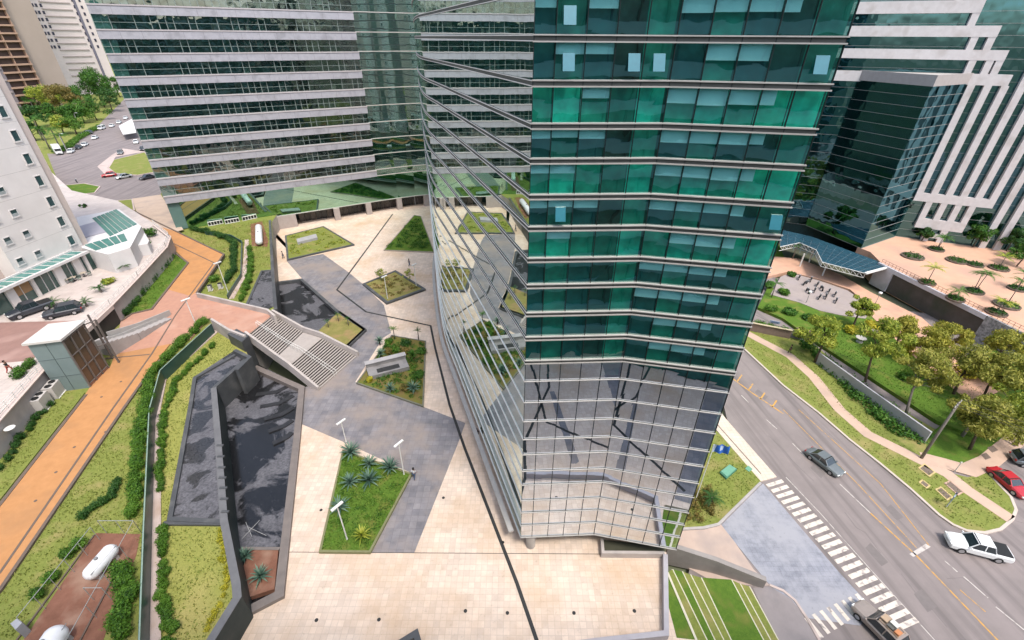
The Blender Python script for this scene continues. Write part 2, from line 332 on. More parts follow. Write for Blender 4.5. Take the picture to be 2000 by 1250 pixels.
    # ledges: pairs of pale rails down to level 10, single below, following front and curved side
    for i,z in enumerate(zs):
        k=i-5; m=MB(); pth=[(x,y) for x,y in lp[::-1]]+front[1:]
        rails=((.14,.065),(-.14,.065)) if k<=10 else ((0.,.05),)
        for dz,h in rails:
            nlp=len(lp); po=off(path,.035)[:nlp]; m.strip([(x,y,z+dz*.85+h*.36) for x,y in po],.07,z+dz*.85-h*.36,mi=2)
            po=off(path,.08)[nlp-1:len(pth)]; m.strip([(x,y,z+dz+h/2) for x,y in po],.16 if k<=10 else .10,z+dz-h/2)
        if k<=10:
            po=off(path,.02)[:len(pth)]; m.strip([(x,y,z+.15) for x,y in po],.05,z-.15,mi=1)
        obj('ledge',m,[LEDGE,pm('ledge_shadow_gap',(.10,.10,.09),None,1,.7),pm('ledge_side_lightened',(.78,.74,.70),(.68,.65,.61),1.2,.45,.5)],T)  # side rails get a lighter ledge colour in place of missing light
    sk=MB(); po=off(path,.62)[:len(lp)]; sk.strip([(x,y,2.05) for x,y in po[:-1]],.5,1.85); obj('base_trim',sk,pm('trim_grey',(.42,.40,.38),(.35,.33,.31),1,.7),T)
    # columns on the plaza
    for (x,y) in ((2.0,26.8),(1.2,38),(-3.5,52),(-8.5,68),(-12,86),(16,36),(10.5,34)):
        m=MB(); m.lathe([(.48,0),(.48,zs[-1]),(.0,zs[-1])],(x,y,0),20); obj('column',m,CONC,T,smooth=False)
    # recessed lobby below the hanging glass, far from the rim
    lob=MB(); lob.prism([(3,60),(12,45),(18,60),(20,100),(5,120),(-8,118),(-6,90)],0,zs[-1]); obj('lobby',lob,pm('lobby_glass',(.05,.055,.05),None,.5,.25,.5),T)
build_tower()
# ================================================================ banded office block (left)
BAND=pm('band_stone',(.375,.365,.395),(.315,.31,.34),1.5,.75,.25,c3=(.27,.265,.285),s3=.5)
COPE=pm('band_coping',(.42,.385,.385),(.36,.33,.335),1.5,.7)
def build_block():
    L0,L1=(-79.5,102.6),(-37.8,127.9)
    T=thing('banded_office_block','wide office block with lilac stone bands and strip windows, left of the glass tower','building',(-60,118,0))
    curve=[L1,(-33.2,130.6),(-28.6,132.9),(-24,134.6),(-19,135.8),(-14,136.4),(-6,136.6)]
    d=Vector((L1[0]-L0[0],L1[1]-L0[1])).normalized(); n=Vector((d.y,-d.x))
    W=(Vector(L1)-Vector(L0)).length
    pt=lambda s,o=0.: (L0[0]+d.x*s+n.x*o,L0[1]+d.y*s+n.y*o)
    BG=glass('block_glass',(.60,.78,.73),.2,.5,.05,wscale=.4)
    G2=glass('block_curve_glass',(.35,.72,.62),.46,.4,.02,(.72,.95,.9),.25)
    INT=cells('block_interior',[(.03,.05,.045),(.05,.06,.055),(.02,.035,.03),(.10,.11,.10),(.015,.02,.02),(.05,.08,.07),(.16,.15,.13),(.03,.06,.05),(.02,.045,.04),(.07,.09,.085)])
    top=62
    wall=MB(); wall.prism([pt(0,-1.4),pt(W,-1.4)]+[(x,y+1.2) for x,y in curve[1:]]+[(-6,170),(-70,170),(-90,130)],4,top); obj('wall',wall,pm('block_dark',(.03,.045,.04),None,.5,.8),T)
    for k in range(13):
        zb=10.35+4*k; zc=12+4*k; m=MB()
        # band: stone face, coping, thin shadow joint under the coping
        m.prism([pt(0,.0),pt(W,.0),pt(W,.9),pt(0,.9)],zb,zc-.34)
        m.prism([pt(0,0),pt(W,0),pt(W,.86),pt(0,.86)],zc-.339,zc-.26,mi=2)
        m.prism([pt(-.05,-.0),pt(W+.05,0),pt(W+.05,.98),pt(-.05,.98)],zc-.259,zc,mi=1)
        for q in range(1,14):
            s=W*q/14; m.prism([pt(s-.02,.9),pt(s+.02,.9),pt(s+.02,.905),pt(s-.02,.905)],zb+.01,zc-.35,mi=2)
        obj('floor_band',m,[BAND,COPE,pm('band_joint',(.2,.18,.19),None,1,.8)],T)
    for k in range(12):
        zb,zt=12+4*k,14.35+4*k; m=MB(); fr=MB(); it=MB()
        step=1.26; ns=int(W/step)
        for j in range(ns):
            s0,s1=W*j/ns,W*(j+1)/ns
            for z0,z1 in((zb,zb+1.12),(zb+1.12,zt)): m.quad((*pt(s0+.03,.42),z0),(*pt(s1-.03,.42),z0),(*pt(s1-.03,.42),z1),(*pt(s0+.03,.42),z1))
            it.quad((*pt(s0,-.9),zb),(*pt(s1,-.9),zb),(*pt(s1,-.9),zb+1.2),(*pt(s0,-.9),zb+1.2))
            it.quad((*pt(s0,-1.2),zb+1.2),(*pt(s1,-1.2),zb+1.2),(*pt(s1,-1.2),zt),(*pt(s0,-1.2),zt))
            hh=random.random()
            if hh<.55: fr.beam((*pt(s0,.47),zb),(*pt(s0,.47),zt),.07,.12)
            if random.random()<.10: # a desk, cabinet or plant close to the glass
                wv=random.uniform(.5,1.1); it.prism([pt(s0,.1),pt(s0+wv,.1),pt(s0+wv,-.5),pt(s0,-.5)],zb,zb+random.uniform(.5,1.2))
            if random.random()<.16: it.quad((*pt(s0+.05,.25),zt-random.choice((.5,1.0,1.9))),(*pt(s1-.05,.25),zt-1.0),(*pt(s1-.05,.25),zt),(*pt(s0+.05,.25),zt))
        fr.beam((*pt(0,.45),zb+1.12),(*pt(W,.45),zb+1.12),.06,.07)
        obj('window_row',m,BG,T); obj('window_frame',fr,pm('window_frame_pale',(.22,.27,.25),None,1,.5),T); obj('interior',it,INT,T)
        if k in (1,3,4,6): # a few real vents ajar on the curve
            pass
    end=MB(); end.prism([pt(0,-1.3),pt(2.4,-1.3),pt(2.4,.3),pt(0,.3)],4,top); obj('corner_column',end,pm('corner_teal',(.12,.20,.18),(.09,.16,.15),.5,.4),T)
    # curved glazing right of the bands and the tall base glazing
    cz=MB(); lz=MB()
    lev=[10.35]+[12+4*k for k in range(12)]
    cp=[]
    for a,b in zip(curve,curve[1:]):
        nn=max(1,round(math.dist(a,b)/1.5)); cp+=[lerp(a,b,i/nn) for i in range(nn)]
    cp.append(curve[-1])
    for z0,z1 in zip(lev,lev[1:]+[top]):
        for a,b in zip(cp,cp[1:]): cz.quad((*a,z0),(*b,z0),(*b,z1),(*a,z1))
    obj('curved_glazing',cz,G2,T)
    for z in lev: 
        l=MB(); l.strip([(x+.05,y-.08,z+.09) for x,y in cp],.2,z-.09); obj('ledge',l,pm('block_ledge',(.45,.44,.40),None,1,.6),T)
    lb=MB()
    for a,b in zip(cp,cp[1:]): lb.quad((a[0],a[1]+.6,10.35),(b[0],b[1]+.6,10.35),(b[0],b[1]+.6,top),(a[0],a[1]+.6,top))
    obj('interior',lb,cells('curve_back',[(.012,.05,.045),(.02,.07,.06),(.01,.03,.03),(.03,.09,.08),(.015,.045,.05)]),T)
    base=MB(); bk=MB(); s=0
    bp=[pt(W*i/32) for i in range(33)]+cp[1:]
    for i,(a,b) in enumerate(zip(bp,bp[1:])):
        z0=3.9 if (a[0]<-61.2) else 3.45
        base.quad((*a,z0),(*b,z0),(*b,10.36),(*a,10.36)); bk.quad((a[0],a[1]+.7,z0),(b[0],b[1]+.7,z0),(b[0],b[1]+.7,10.36),(a[0],a[1]+.7,10.36))
    obj('base_glazing',base,glass('base_glass',(.2,.6,.48),.52,.4,.012,(.62,1,.78),.15),T); obj('interior',bk,pm('base_back',(.01,.07,.05),(.012,.05,.04),.3,.6),T)
    sill=MB(); sp=[p for p in bp if p[0]>-61.5]; sill.strip([(x,y-.06,3.5) for x,y in sp],.3,3.3); obj('ledge',sill,pm('block_ledge',(.45,.44,.40)),T)
    st=MB(); st.prism([(-61.6,113.2),(-61.2,113.45),(-58.2,115.2),(-58.2,116.2),(-61.6,114.5)],0,3.42); obj('stair_wall',st,pm('base_stone',(.40,.35,.32),(.33,.28,.26),.8,.85),T)
    for fx,fy in ((-57.9,115.9),(-48.2,121.3),(-40.9,126.3),(-33.2,130.9),(-25.9,134.4),(-18.5,136.2)):
        c=MB(); c.box((fx,fy,1.65),(1.5,1.0,3.3),.54); obj('column',c,pm('base_stone',(.40,.35,.32)),T)
    lo=MB(); q=[(-58,119.5),(-49,124.3),(-42,129),(-34,133.6),(-26,137),(-15,139.5),(-6,140)]
    for a,b in zip(q,q[1:]):
        nn=int(math.dist(a,b)/1.3)
        for i in range(nn):
            p,r=lerp(a,b,i/nn),lerp(a,b,(i+.93)/nn); lo.quad((*p,0),(*r,0),(*r,3.3),(*p,3.3))
    obj('entrance_glazing',lo,cells('entrance_glass',[(.06,.05,.045),(.04,.035,.03),(.09,.075,.065),(.03,.03,.03)],.3),T)
    cl=MB(); cl.prism([pt(17.5,-.2)]+[p for p in bp if p[0]>-61]+[(-6,141),(-60,141)],3.28,3.34); obj('soffit',cl,pm('soffit',(.3,.28,.25)),T)
build_block()
# ================================================================ building behind the camera (only seen mirrored in the tower)
def build_behind():
    T=thing('glass_office_block','dark green office block with pale floor bands, mirrored in the tower glass','building',(0,-12,0))
    m=MB(); m.prism([(-36,-5.6),(44,-5.6),(44,-30),(-36,-30)],0,51); obj('wall',m,cells('behind_glass',[(.02,.10,.085),(.015,.08,.07)],.3),T)
    for k in range(12):
        b=MB(); z=3.9*k+4.2; b.prism([(-36.2,-5.6),(44.2,-5.6),(44.2,-5.0),(-36.2,-5.0)],z,z+1.35); obj('floor_band',b,pm('behind_band',(.16,.30,.32),(.13,.26,.28),.5,.6),T)
    for x in range(-34,44,3):
        b=MB(); b.box((x,-5.45,25.5),(.18,.3,51)); obj('mullion',b,MULL,T)
    T2=thing('brown_tower','tall brown tower mirrored in the curved glazing of the banded block','tower',(-75,-70,0))
    m=MB(); m.prism([(-70,-60),(-58,-66),(-70,-90),(-82,-84)],-4,110); obj('wall',m,pm('brown_wall',(.22,.17,.13),(.17,.13,.1),.2,.8),T2)
    for k in range(24):
        b=MB(); b.prism([(-70.2,-59.6),(-57.6,-65.9),(-58.2,-67),(-70.6,-60.8)],4*k+1.2,4*k+2.6); obj('window_row',b,pm('brown_window',(.03,.04,.04),None,1,.2),T2)
build_behind()
# ================================================================ ribbed office building (right)
RIB=pm('rib_stone',(.56,.525,.515),(.49,.455,.445),1.2,.75,.25,c3=(.44,.40,.38),s3=.4)
def build_ribbed():
    B1=Vector((94.11,106.39)); d=Vector((.9193,-.3936)); n=Vector((-.3936,-.9193)); base=2.0
    pt=lambda s,o=0.: (B1.x+d.x*s+n.x*o,B1.y+d.y*s+n.y*o)
    T=thing('ribbed_office_building','dark glass office building with white stone ribs and stepped bands, right of the tower','building',(94,108,2))
    GL=glass('ribbed_glass',(.20,.42,.42),.36,.45,.05,(.22,.48,.55),.35)
    body=MB(); body.prism([pt(-34,-1.2),pt(60,-1.2),pt(60,-40),pt(-34,-40)],base-5,75); obj('wall',body,cells('ribbed_back',[(.006,.03,.034),(.008,.022,.026)],.5),T)
    g=MB(); ns=47
    for j in range(ns):
        s0,s1=-34+2*j,-32+2*j
        for z in range(0,19): g.quad((*pt(s0,-.35),base+4*z),(*pt(s1,-.35),base+4*z),(*pt(s1,-.35),base+4*z+3.96),(*pt(s0,-.35),base+4*z+3.96))
    obj('glazing',g,GL,T)
    tr=MB()
    for z in range(0,38): tr.beam((*pt(-34,-.33),base+2*z),(*pt(60,-.33),base+2*z),.05,.05)
    obj('transom',tr,pm('transom_grey',(.30,.29,.28),None,1,.5),T)
    def slab(name,s0,s1,z0,z1,o=.5,th=.8):
        m=MB(); m.prism([pt(s0,o-th),pt(s1,o-th),pt(s1,o),pt(s0,o)],z0,z1); return obj(name,m,RIB,T)
    # stepped bands and the small piers between them
    for (z0,z1,e) in ((35.3,37.3,6.4),(39.7,41.5,3.9),(43.7,45.6,.95),(47.7,49.8,-3.3),(51.8,53.8,-7),(55.8,57.8,-11),(59.8,61.8,-11)):
        slab('stone_band',-19.5 if z0<36 else -34,e,z0,z1)
    slab('stone_band',-34,-19.5,35.3,37.3)
    for (z0,z1,ss) in ((37.3,39.7,(-1.6,1.15,2.7)),(41.5,43.7,(-3.0,-.3)),(45.6,47.7,(-4.5,)),(49.8,51.8,(-8.2,))):
        for s in ss: slab('stone_pier',s,s+1.2,z0,z1,.45)
    for i,s in enumerate((0,2.72,5.45,8.1,10.8,13.35)):
        slab('stone_rib',s,s+1.25,11.2,35.3 if i<3 else 46-2*(i-3),.5)
        if i<2: pass
    slab('stone_rib',16.1,17.3,2,50); slab('stone_rib',18.8,20,2,50)
    slab('stone_band',0,14.6,11.15,13.0,.55)
    for s in (2.6,5.4,8.1,10.6): slab('stone_pier',s,s+1.2,7.2 if s<10 else 7.2,11.15)
    slab('stone_band',2.6,11.8,5.0,7.2,.55)
    for s in (5.0,8.0): slab('stone_pier',s,s+1.3,2,5.0)
    slab('stone_band',5.0,9.3,2.9,3.9,.52)
    # glass prism standing out from the facade
    C=(80.86,98.78); Bp=pt(0,.0); Aq=pt(-19.4,0); 
    ga=MB(); bk=MB()
    for (p,q) in ((Aq,C),(C,Bp)):
        L=math.dist(p,q); nn=int(L/1.7)
        for i in range(nn):
            a,b=lerp(p,q,i/nn),lerp(p,q,(i+1)/nn)
            for z in range(0,17):
                z0=base+1.98*z; ga.quad((*a,z0),(*b,z0),(*b,z0+1.96),(*a,z0+1.96))
    obj('bay_glazing',ga,GL,T)
    core=MB(); cc=lambda p,t: lerp(p,(84,108),t)
    core.prism([cc(Aq,.06),cc(C,.06),cc(Bp,.06),pt(-10,-.5)],base,35.6); obj('bay_wall',core,pm('bay_back',(.006,.028,.032),None,1,.5),T)
    for z in range(0,18):
        t=MB(); t.strip([(*Aq,base+1.98*z+.03),(*C,base+1.98*z+.03),(*Bp,base+1.98*z+.03)],.12,base+1.98*z-.03); obj('transom',t,pm('transom_grey',(.3,.29,.28)),T)
    fa=MB(); fa.prism([Aq,C,Bp,pt(-10,-.3)],35.62,37.3); fa2=MB()
    fa2.strip([(*Aq,37.45),(*C,37.45),(*Bp,37.45)],.5,35.5); obj('bay_fascia',fa2,pm('bay_fascia_stone',(.36,.33,.32),(.31,.28,.27),1,.75),T); obj('bay_roof',fa,CONC,T)
build_ribbed()
ROADANG=-83.0
# ================================================================ ground levels
GRASS=pm('lawn_grass',(.225,.24,.062),(.125,.16,.034),2.2,.9,.1,bump=.9,bscale=9,nr=.85,c3=(.26,.225,.085),s3=.45,t3=(.5,.72),detail=10)
GRASSG=pm('lush_grass',(.115,.185,.026),(.05,.11,.016),2.4,.9,.1,bump=.9,bscale=9,nr=.85,c3=(.16,.17,.04),s3=.6,t3=(.52,.72),detail=10)
GRASSD=pm('dry_lawn',(.29,.28,.075),(.20,.22,.055),1.6,.9,.1,bump=.9,bscale=9,nr=.85,c3=(.33,.29,.10),s3=.2,detail=10)
ASPH=pm('asphalt',(.245,.207,.198),(.195,.166,.158),.35,.85,.25,bump=.15,bscale=30,c3=(.155,.133,.128),s3=1.1,t3=(.47,.68),detail=9,streak=math.radians(ROADANG))
SOIL=pm('red_soil',(.23,.11,.075),(.16,.075,.05),1.2,.95,.1,bump=.5,bscale=9,c3=(.29,.18,.13),s3=.35)
CREAM=tiles('cream_paving',(.67,.545,.445),(.555,.45,.37),(.50,.405,.33),.55,c3=(.50,.345,.22),s3=.13,t3=(.44,.76),mortar=.022)
SLATE=tiles('slate_paving',(.225,.21,.218),(.165,.158,.172),(.12,.112,.115),.75,c3=(.27,.225,.20),s3=.16,t3=(.45,.65),mortar=.014,rough=.55,var=.12)
ORANGE=pm('orange_paving',(.47,.235,.098),(.40,.195,.08),1.2,.85,.2,bump=.1,bscale=25,c3=(.34,.18,.085),s3=.35,t3=(.5,.8),detail=9)
BRICK=pm('brick_paving',(.44,.24,.17),(.37,.20,.145),1.3,.85,.2,bump=.1,bscale=25,c3=(.48,.32,.25),s3=.15)
PINKC=pm('pink_concrete',(.50,.40,.36),(.42,.335,.30),.8,.85,.2,c3=(.36,.29,.26),s3=.4)
STONE=pm('dark_stone',(.075,.078,.082),(.055,.058,.062),1.2,.5,.4,c3=(.11,.11,.11),s3=.6)
KERB=pm('brown_kerb',(.15,.11,.085),(.11,.085,.07),1.5,.8)
LINE=pm('drain_dark',(.035,.035,.035),None,2,.7)
WCONC=pm('wall_concrete',(.42,.38,.36),(.35,.32,.31),.9,.85,.2,c3=(.29,.27,.26),s3=.35)
WHITE=pm('white_paint',(.72,.71,.68),(.64,.63,.60),1.2,.6,c3=(.55,.54,.52),s3=.3)
g=MB(); g.prism([(-3000,-2500),(3000,-2500),(3000,3500),(-3000,3500)],-3.9,-3.6,cap=False); struct('ground',g,pm('far_ground',(.09,.12,.05),(.16,.15,.12),.02,.95,.1,c3=(.20,.18,.16),s3=.012))
# plaza slab
pl=MB(); pl.prism([at(1302,1080),(14.15,23,0),(14.1,18.6,0),(20,18.0,0),(24,-5.5,0),(-26,-5.5,0),at(380,1290),at(540,1160),at(600,755),at(690,690),at(679,677),at(713,643),at(659,607),at(589,544),at(541,550),at(533,528),at(530,445),(-62,111,0),(-62,116,0),(-57,125,0),(-30,142,0),(20,142,0),(24,60,0),(16.5,30.2,0),(14.3,27.3,0)],-3.6,0); struct('plaza_paving',pl,CREAM)
# slate bands
sl_=MB()
sl_.prism(P([(559,509),(631,496),(680,531),(709,555),(750,596),(764,650),(748,660),(694,746),(826,794),(909,826),(897,860),(809,1080),(722,1080),(804,924),(668,862),(586,827),(592,757),(600,755),(640,720),(700,690),(680,678),(716,643),(660,606),(589,543)],.006),0); struct('slate_paving',sl_,SLATE)
ln=MB()
ln.strip(P([(767,418),(658,566),(715,609),(841,636),(850,680),(878,790),(908,876),(1010,1140),(1055,1270)],.014),.34,.004)
ln.strip(P([(555,1078),(1178,1082)],.012),.05,.004); ln.strip([at(1055,1270,.014),(3.2,12,.014),(8,2,.014),(9,-5.5,.014)],.34,.004); ln.strip([(16,16,.014),(6.5,9,.014),(6,-5.5,.014)],.34,.004)
struct('drain_line',ln,LINE)
s2=MB(); s2.prism([(8.3,16,.006),(9.3,16,.006),(8.6,3,.006),(7.9,3,.006)],0); s2.prism([(15,17.5,.006),(20,17.5,.006),(23,-5,.006),(17.5,-5,.006)],0); struct('slate_paving',s2,SLATE)  # unseen bands, added for their reflection in the tower's lower glass
# small drain covers
for i,(x,y) in enumerate(((1000,1190),(740,1210),(909,1193),(991,1197),(1121,1197),(1239,1193),(982,1059),(866,972),(627,996),(618,1211))):
    if i<1: continue
    m=MB(); c=at(x,y,.02); m.lathe([(.16,-.02),(.16,0),(.11,0),(.11,-.006),(0,-.006)],c,12)
    solo('drain_cover',m,LINE,'small round dark drain cover set in the cream paving','drain','drain covers in the cream paving')
# ---- left raised ground (garden level) : one sheet, everything laid on it
ZL=4.35
hill=MB(); hb=[at(395,1290,3.1),at(462,1160,3.1),at(440,1020,3.1),at(418,757,3.1),at(486,695,3.1),at(500,655,3.2),at(523,622,3.6),at(537,597,3.6),at(532,528,3.7),at(527,437,3.7)]
# lower garden tier between the dark fence and the pools
LT=3.1
low=MB(); low.prism([at(300,800,LT),at(318,733,LT),at(428,640,LT),at(470,668,LT),at(486,696,LT),at(417,757,LT),at(425,850,LT),at(437,1016,LT),at(461,1140,LT),at(462,1165,LT),at(385,1290,LT),at(290,1290,LT)],-3.6,ms=1); struct('lower_lawn',low,[GRASSD,WCONC])
# far raised terrain, garden, road level
ter=MB(); ter.prism([(-24,8,ZL),at(270,1290,ZL),at(291,800,ZL),at(312,723,ZL),at(412,632,ZL),at(446,645,ZL),at(486,654,ZL),at(522,607,ZL),at(385,572,ZL),at(437,498,ZL),at(345,456,ZL),(-80.4,103.6,ZL),(-92,135,ZL),(-105,900,ZL),(-1500,1500,ZL),(-1500,-200,ZL),(-60,-60,ZL)],-3.6,ms=1); struct('terrain',ter,[GRASS,WCONC])
# back garden (by the banded block), one step lower
gar=MB(); gar.prism([at(537,606,3.8),at(520,606,3.8),at(385,573,3.8),at(437,499,3.8),at(345,457,3.8),(-80.5,103.2,3.8),(-61,114.2,3.8),at(531,434,3.8),at(534,528,3.8)],-3.6,ms=1); struct('back_lawn',gar,[GRASS,WCONC])
# orange path etc. a few mm above the terrain
def pav(name,pts,z,mt,th=.05): m=MB(); m.prism(P(pts,z),z-th-.02); return struct(name,m,mt)
ZP=4.5
pav('orange_path',[(-40,1190),(0,1148),(238,800),(300,712),(345,655),(318,606),(300,603),(257,612),(215,716),(175,757),(165,772),(0,985),(-40,1040)],ZP,ORANGE,.2)
pav('orange_path',[(318,606),(345,655),(383,571),(437,497),(262,412),(203,396),(196,402),(205,408),(300,450),(333,472),(340,487),(368,513),(300,603)],ZP,ORANGE,.2)
pav('brick_path',[(257,612),(296,603),(329,566),(372,578),(383,571.5),(522,604),(533,614),(486,652),(446,642),(410,620),(372,662),(340,670),(222,692),(236,626)],ZP+.006,BRICK,.19)
j=MB()
for q in ([(-40,1160),(0,1118),(220,798),(297,690),(343,615),(418,513),(313,463),(250,425)],[(205,700),(292,692)]): j.strip(P(q,ZP+.02),.22,ZP+.003)
struct('path_joint',j,KERB)
for i,(x,y) in enumerate(((145,873),(109,922),(69,978),(206,843),(236,745),(198,775))):
    m=MB(); c=at(x,y,ZP+.03); m.lathe([(.14,-.03),(.14,0),(0,0)],c,10); solo('drain_cover',m,KERB,'small brown drain cover in the orange path','drain','drain covers in the orange path')
# far road, verge islands, ramp
ZR=ZL+.03
pav('road',[(92,300),(120,372),(155,398),(205,402),(312,382),(340,330),(262,210),(240,196),(175,262),(110,300)],ZR,ASPH)
fr_=MB(); fr_.prism([at(240,196,ZR),at(262,214,ZR),(-330,560,ZR),(-345,555,ZR)],ZL-.1); struct('road',fr_,ASPH)
def island(name,pts,z,mt,h=.14,kw=.35,km=None):
    m=MB(); pp=P(pts,z+h); m.prism(pp,z-.05); struct(name,m,mt); k=MB(); k.strip([(a,b,c+.02) for a,b,c in pp],kw,z-.05,closed=True); struct('kerb',k,km or PINKC)
island('verge',[(212,328),(222,312),(283,297),(302,325),(300,336),(268,342),(225,338)],ZR,GRASS)
island('verge',[(125,362),(165,358),(195,364),(185,376),(130,383)],ZR,GRASSG)
island('verge',[(204,394),(258,389),(262,410),(232,412)],ZP,GRASS,.1)
pav('pavement',[(190,325),(218,303),(240,290),(283,296),(226,306),(210,328),(225,340),(210,346)],ZR+.05,PINKC)
pav('ramp',[(258,388),(314,380),(358,448),(345,452),(303,440),(266,412)],ZP+.01,pm('ramp_concrete',(.50,.38,.29),(.42,.32,.25),.6,.85,c3=(.33,.27,.23),s3=.2),.1)
# ---- right side: road and verges at street level
ZS=-3.0
rd=MB(); rd.prism([(30,-60,ZS),(8,-60,ZS),(8,19,ZS),at(1300,1300,ZS),at(1420,818,ZS),(34,62,ZS),(30,150,ZS),(44,150,ZS),(58,95,ZS),(75,80,ZS),(140,60,ZS),(170,10,ZS),(120,-60,ZS)],-3.6); struct('road',rd,ASPH)
ZV=ZS+.14
def ground(name,pts,z,mt,zb=-3.2): m=MB(); m.prism(P(pts,z),zb); return struct(name,m,mt)
# pavement along the tower side
ground('pavement',[(1418,818),(1517,931),(1486,940),(1398,838),(1330,700)],ZV,tiles('pavement_cream',(.60,.50,.41),(.55,.45,.37),(.42,.33,.27),.5,c3=(.5,.4,.3)))
dl=MB(); dl.strip(P([(1400,828),(1486,925)],ZV+.012),.14,ZV+.003); struct('drain_line',dl,KERB)
ground('verge',[(1404,846),(1486,940),(1468,960),(1403,1022),(1372,1029),(1316,1031),(1330,980),(1370,850),(1385,830)],ZV+.02,GRASS)
k=MB(); k.strip(P([(1486,942),(1404,1023),(1375,1030),(1318,1033)],ZV+.1),.28,ZS-.1); struct('kerb',k,WCONC)
ground('apron',[(1490,944),(1640,1119),(1706,1190),(1680,1222),(1572,1206),(1503,1142),(1436,1060),(1408,1026)],ZS+.03,tiles('blue_slate',(.265,.268,.305),(.22,.225,.26),(.18,.185,.21),.5,c3=(.31,.305,.33),s3=.25,t3=(.42,.62),var=.14))
ground('pavement',[(1316,1033),(1376,1030),(1408,1024),(1436,1060),(1472,1112),(1505,1144),(1400,1140),(1310,1090)],ZS+.04,pm('pink_paving',(.47,.36,.30),(.41,.31,.26),.8,.85,c3=(.35,.28,.25),s3=.3))
ground('pavement',[(1470,1148),(1503,1145),(1545,1170),(1575,1208),(1610,1270),(1530,1275)],ZS+.035,pm('grey_paving',(.27,.235,.23),(.23,.20,.195),.6,.85,c3=(.20,.18,.18),s3=.3))
k=MB(); k.strip(P([(1503,1142),(1530,1153),(1553,1172),(1575,1205),(1608,1262)],ZS+.09),.25,ZS-.05); struct('kerb',k,PINKC)
# far verge of the road
kerb_px=[(1455,682),(1530,752),(1600,806),(1660,858),(1720,905),(1780,955),(1835,1005),(1862,1024),(1890,1036),(1925,1040),(1955,1033),(1978,1014),(1985,995),(1975,970),(1960,955),(1930,922)]
ground('verge',kerb_px+[(1926,924),(1890,932),(1850,922),(1800,895),(1830,840),(1700,765),(1640,716),(1590,672),(1480,640),(1440,640)],ZV,GRASS)
k=MB(); k.strip(P(kerb_px,ZV+.03),.3,ZS-.1); struct('kerb',k,pm('kerb_pale',(.52,.44,.38),(.44,.37,.32),1,.8))
path=MB(); path.strip(P([(1440,640),(1480,662),(1543,695),(1590,737),(1640,800),(1695,848),(1760,880),(1800,900),(1850,925),(1890,957),(1975,1014)],ZV+.03),1.7,ZV-.05); struct('footpath',path,pm('footpath_pink',(.52,.37,.28),(.44,.31,.24),.6,.85,c3=(.40,.29,.23),s3=.25))
pt2=MB(); pt2.strip(P([(1800,893),(1850,906),(1893,918),(1930,902),(1975,865),(2040,815)],ZV+.034),2.0,ZV-.04); struct('footpath',pt2,pm('footpath_pink',(.5,.4,.3)))
ground('lot',[(1932,922),(1962,955),(1986,996),(1980,1016),(2100,1050),(2150,880),(2000,850),(1975,872)],ZS+.02,ASPH)
# garden behind the low wall, lower lane, and upper terrace
ground('lawn',[(1480,600),(1530,622),(1592,666),(1830,822),(1900,850),(1990,830),(2200,760),(2100,640),(1860,700),(1760,650),(1690,610),(1560,575),(1500,560)],-2.45,GRASSG)
ground('paved_lane',[(1500,500),(1560,505),(1640,535),(1700,570),(1800,620),(1870,680),(1960,760),(1900,790),(1790,700),(1735,650),(1700,615),(1690,590),(1660,565),(1600,545),(1540,530),(1500,540)],-2.40,pm('salmon_paving',(.58,.34,.23),(.50,.29,.20),.5,.85,c3=(.44,.27,.20),s3=.25))
ground('parking_pad',[(1525,540),(1545,533),(1600,548),(1655,567),(1692,592),(1700,610),(1690,622),(1640,615),(1600,606),(1560,590),(1505,575)],-2.36,pm('pad_concrete',(.34,.285,.26),(.28,.235,.22),.6,.85,c3=(.32,.27,.26),s3=.3))
tz=MB(); tz.prism([at(1722,514,2),at(2000,650,2),(96,55,2),(160,70,2),(135,110,2),(94,107,2),(80.5,99.5,2),at(1700,492,2)],-3.2); struct('upper_terrace',tz,pm('salmon_paving2',(.58,.345,.235),(.51,.30,.205),.4,.85,c3=(.45,.28,.21),s3=.12,t3=(.48,.68)))
ground('verge',[(1806,893),(1850,905),(1893,916),(1928,900),(1973,862),(2050,806),(2010,800),(1990,815),(1900,842),(1836,832),(1812,850)],ZV+.005,GRASSG)
# ---- painted road markings (sheets a few mm above the road)
YEL=pm('yellow_paint',(.58,.31,.07),(.48,.26,.06),3,.75,c3=(.28,.21,.15),s3=2.0,t3=(.5,.62)); PNT=pm('stripe_paint',(.66,.58,.50),(.54,.475,.41),2.5,.75,c3=(.30,.26,.245),s3=2.2,t3=(.54,.66))
mk=MB(); zz=ZS+.045
a0,a1=Vector(at(1498,949,zz)),Vector(at(1529,939,zz)); b0,b1=Vector(at(1751,1228,zz)),Vector(at(1791,1210,zz))
N_=21
for i in range(N_):
    t=i/(N_-1); p,q=a0.lerp(b0,t),a1.lerp(b1,t); dv=(b0-a0).normalized()*.23
    mk.quad(p-dv,q-dv,q+dv,p+dv)
c0,c1=Vector(at(1574,1206,zz)),Vector(at(1606,1246,zz)); d0,d1=Vector(at(1672,1160,zz)),Vector(at(1696,1188,zz))
for i in range(8):
    t=i/7; p,q=c0.lerp(d0,t),c1.lerp(d1,t); dv=(d0-c0).normalized()*.2; mk.quad(p-dv,p+dv,q+dv,q-dv)
struct('crosswalk',mk,PNT)
mw=MB(); my=MB(); zz=ZS+.014
def seg(m,q,wd): m.strip(P(q,zz),wd,zz-.004)
for q in ([(1448,772),(1462,786)],[(1495,818),(1518,838)],[(1548,866),(1572,890)],[(1640,945),(1700,1002)],[(1845,1095),(1870,1117)],[(1882,1126),(1930,1168)],[(1945,1185),(2000,1230)]): seg(mw,q,.13)
seg(mw,[(1535,932),(1600,1000),(1700,1112),(1830,1255)],.1)
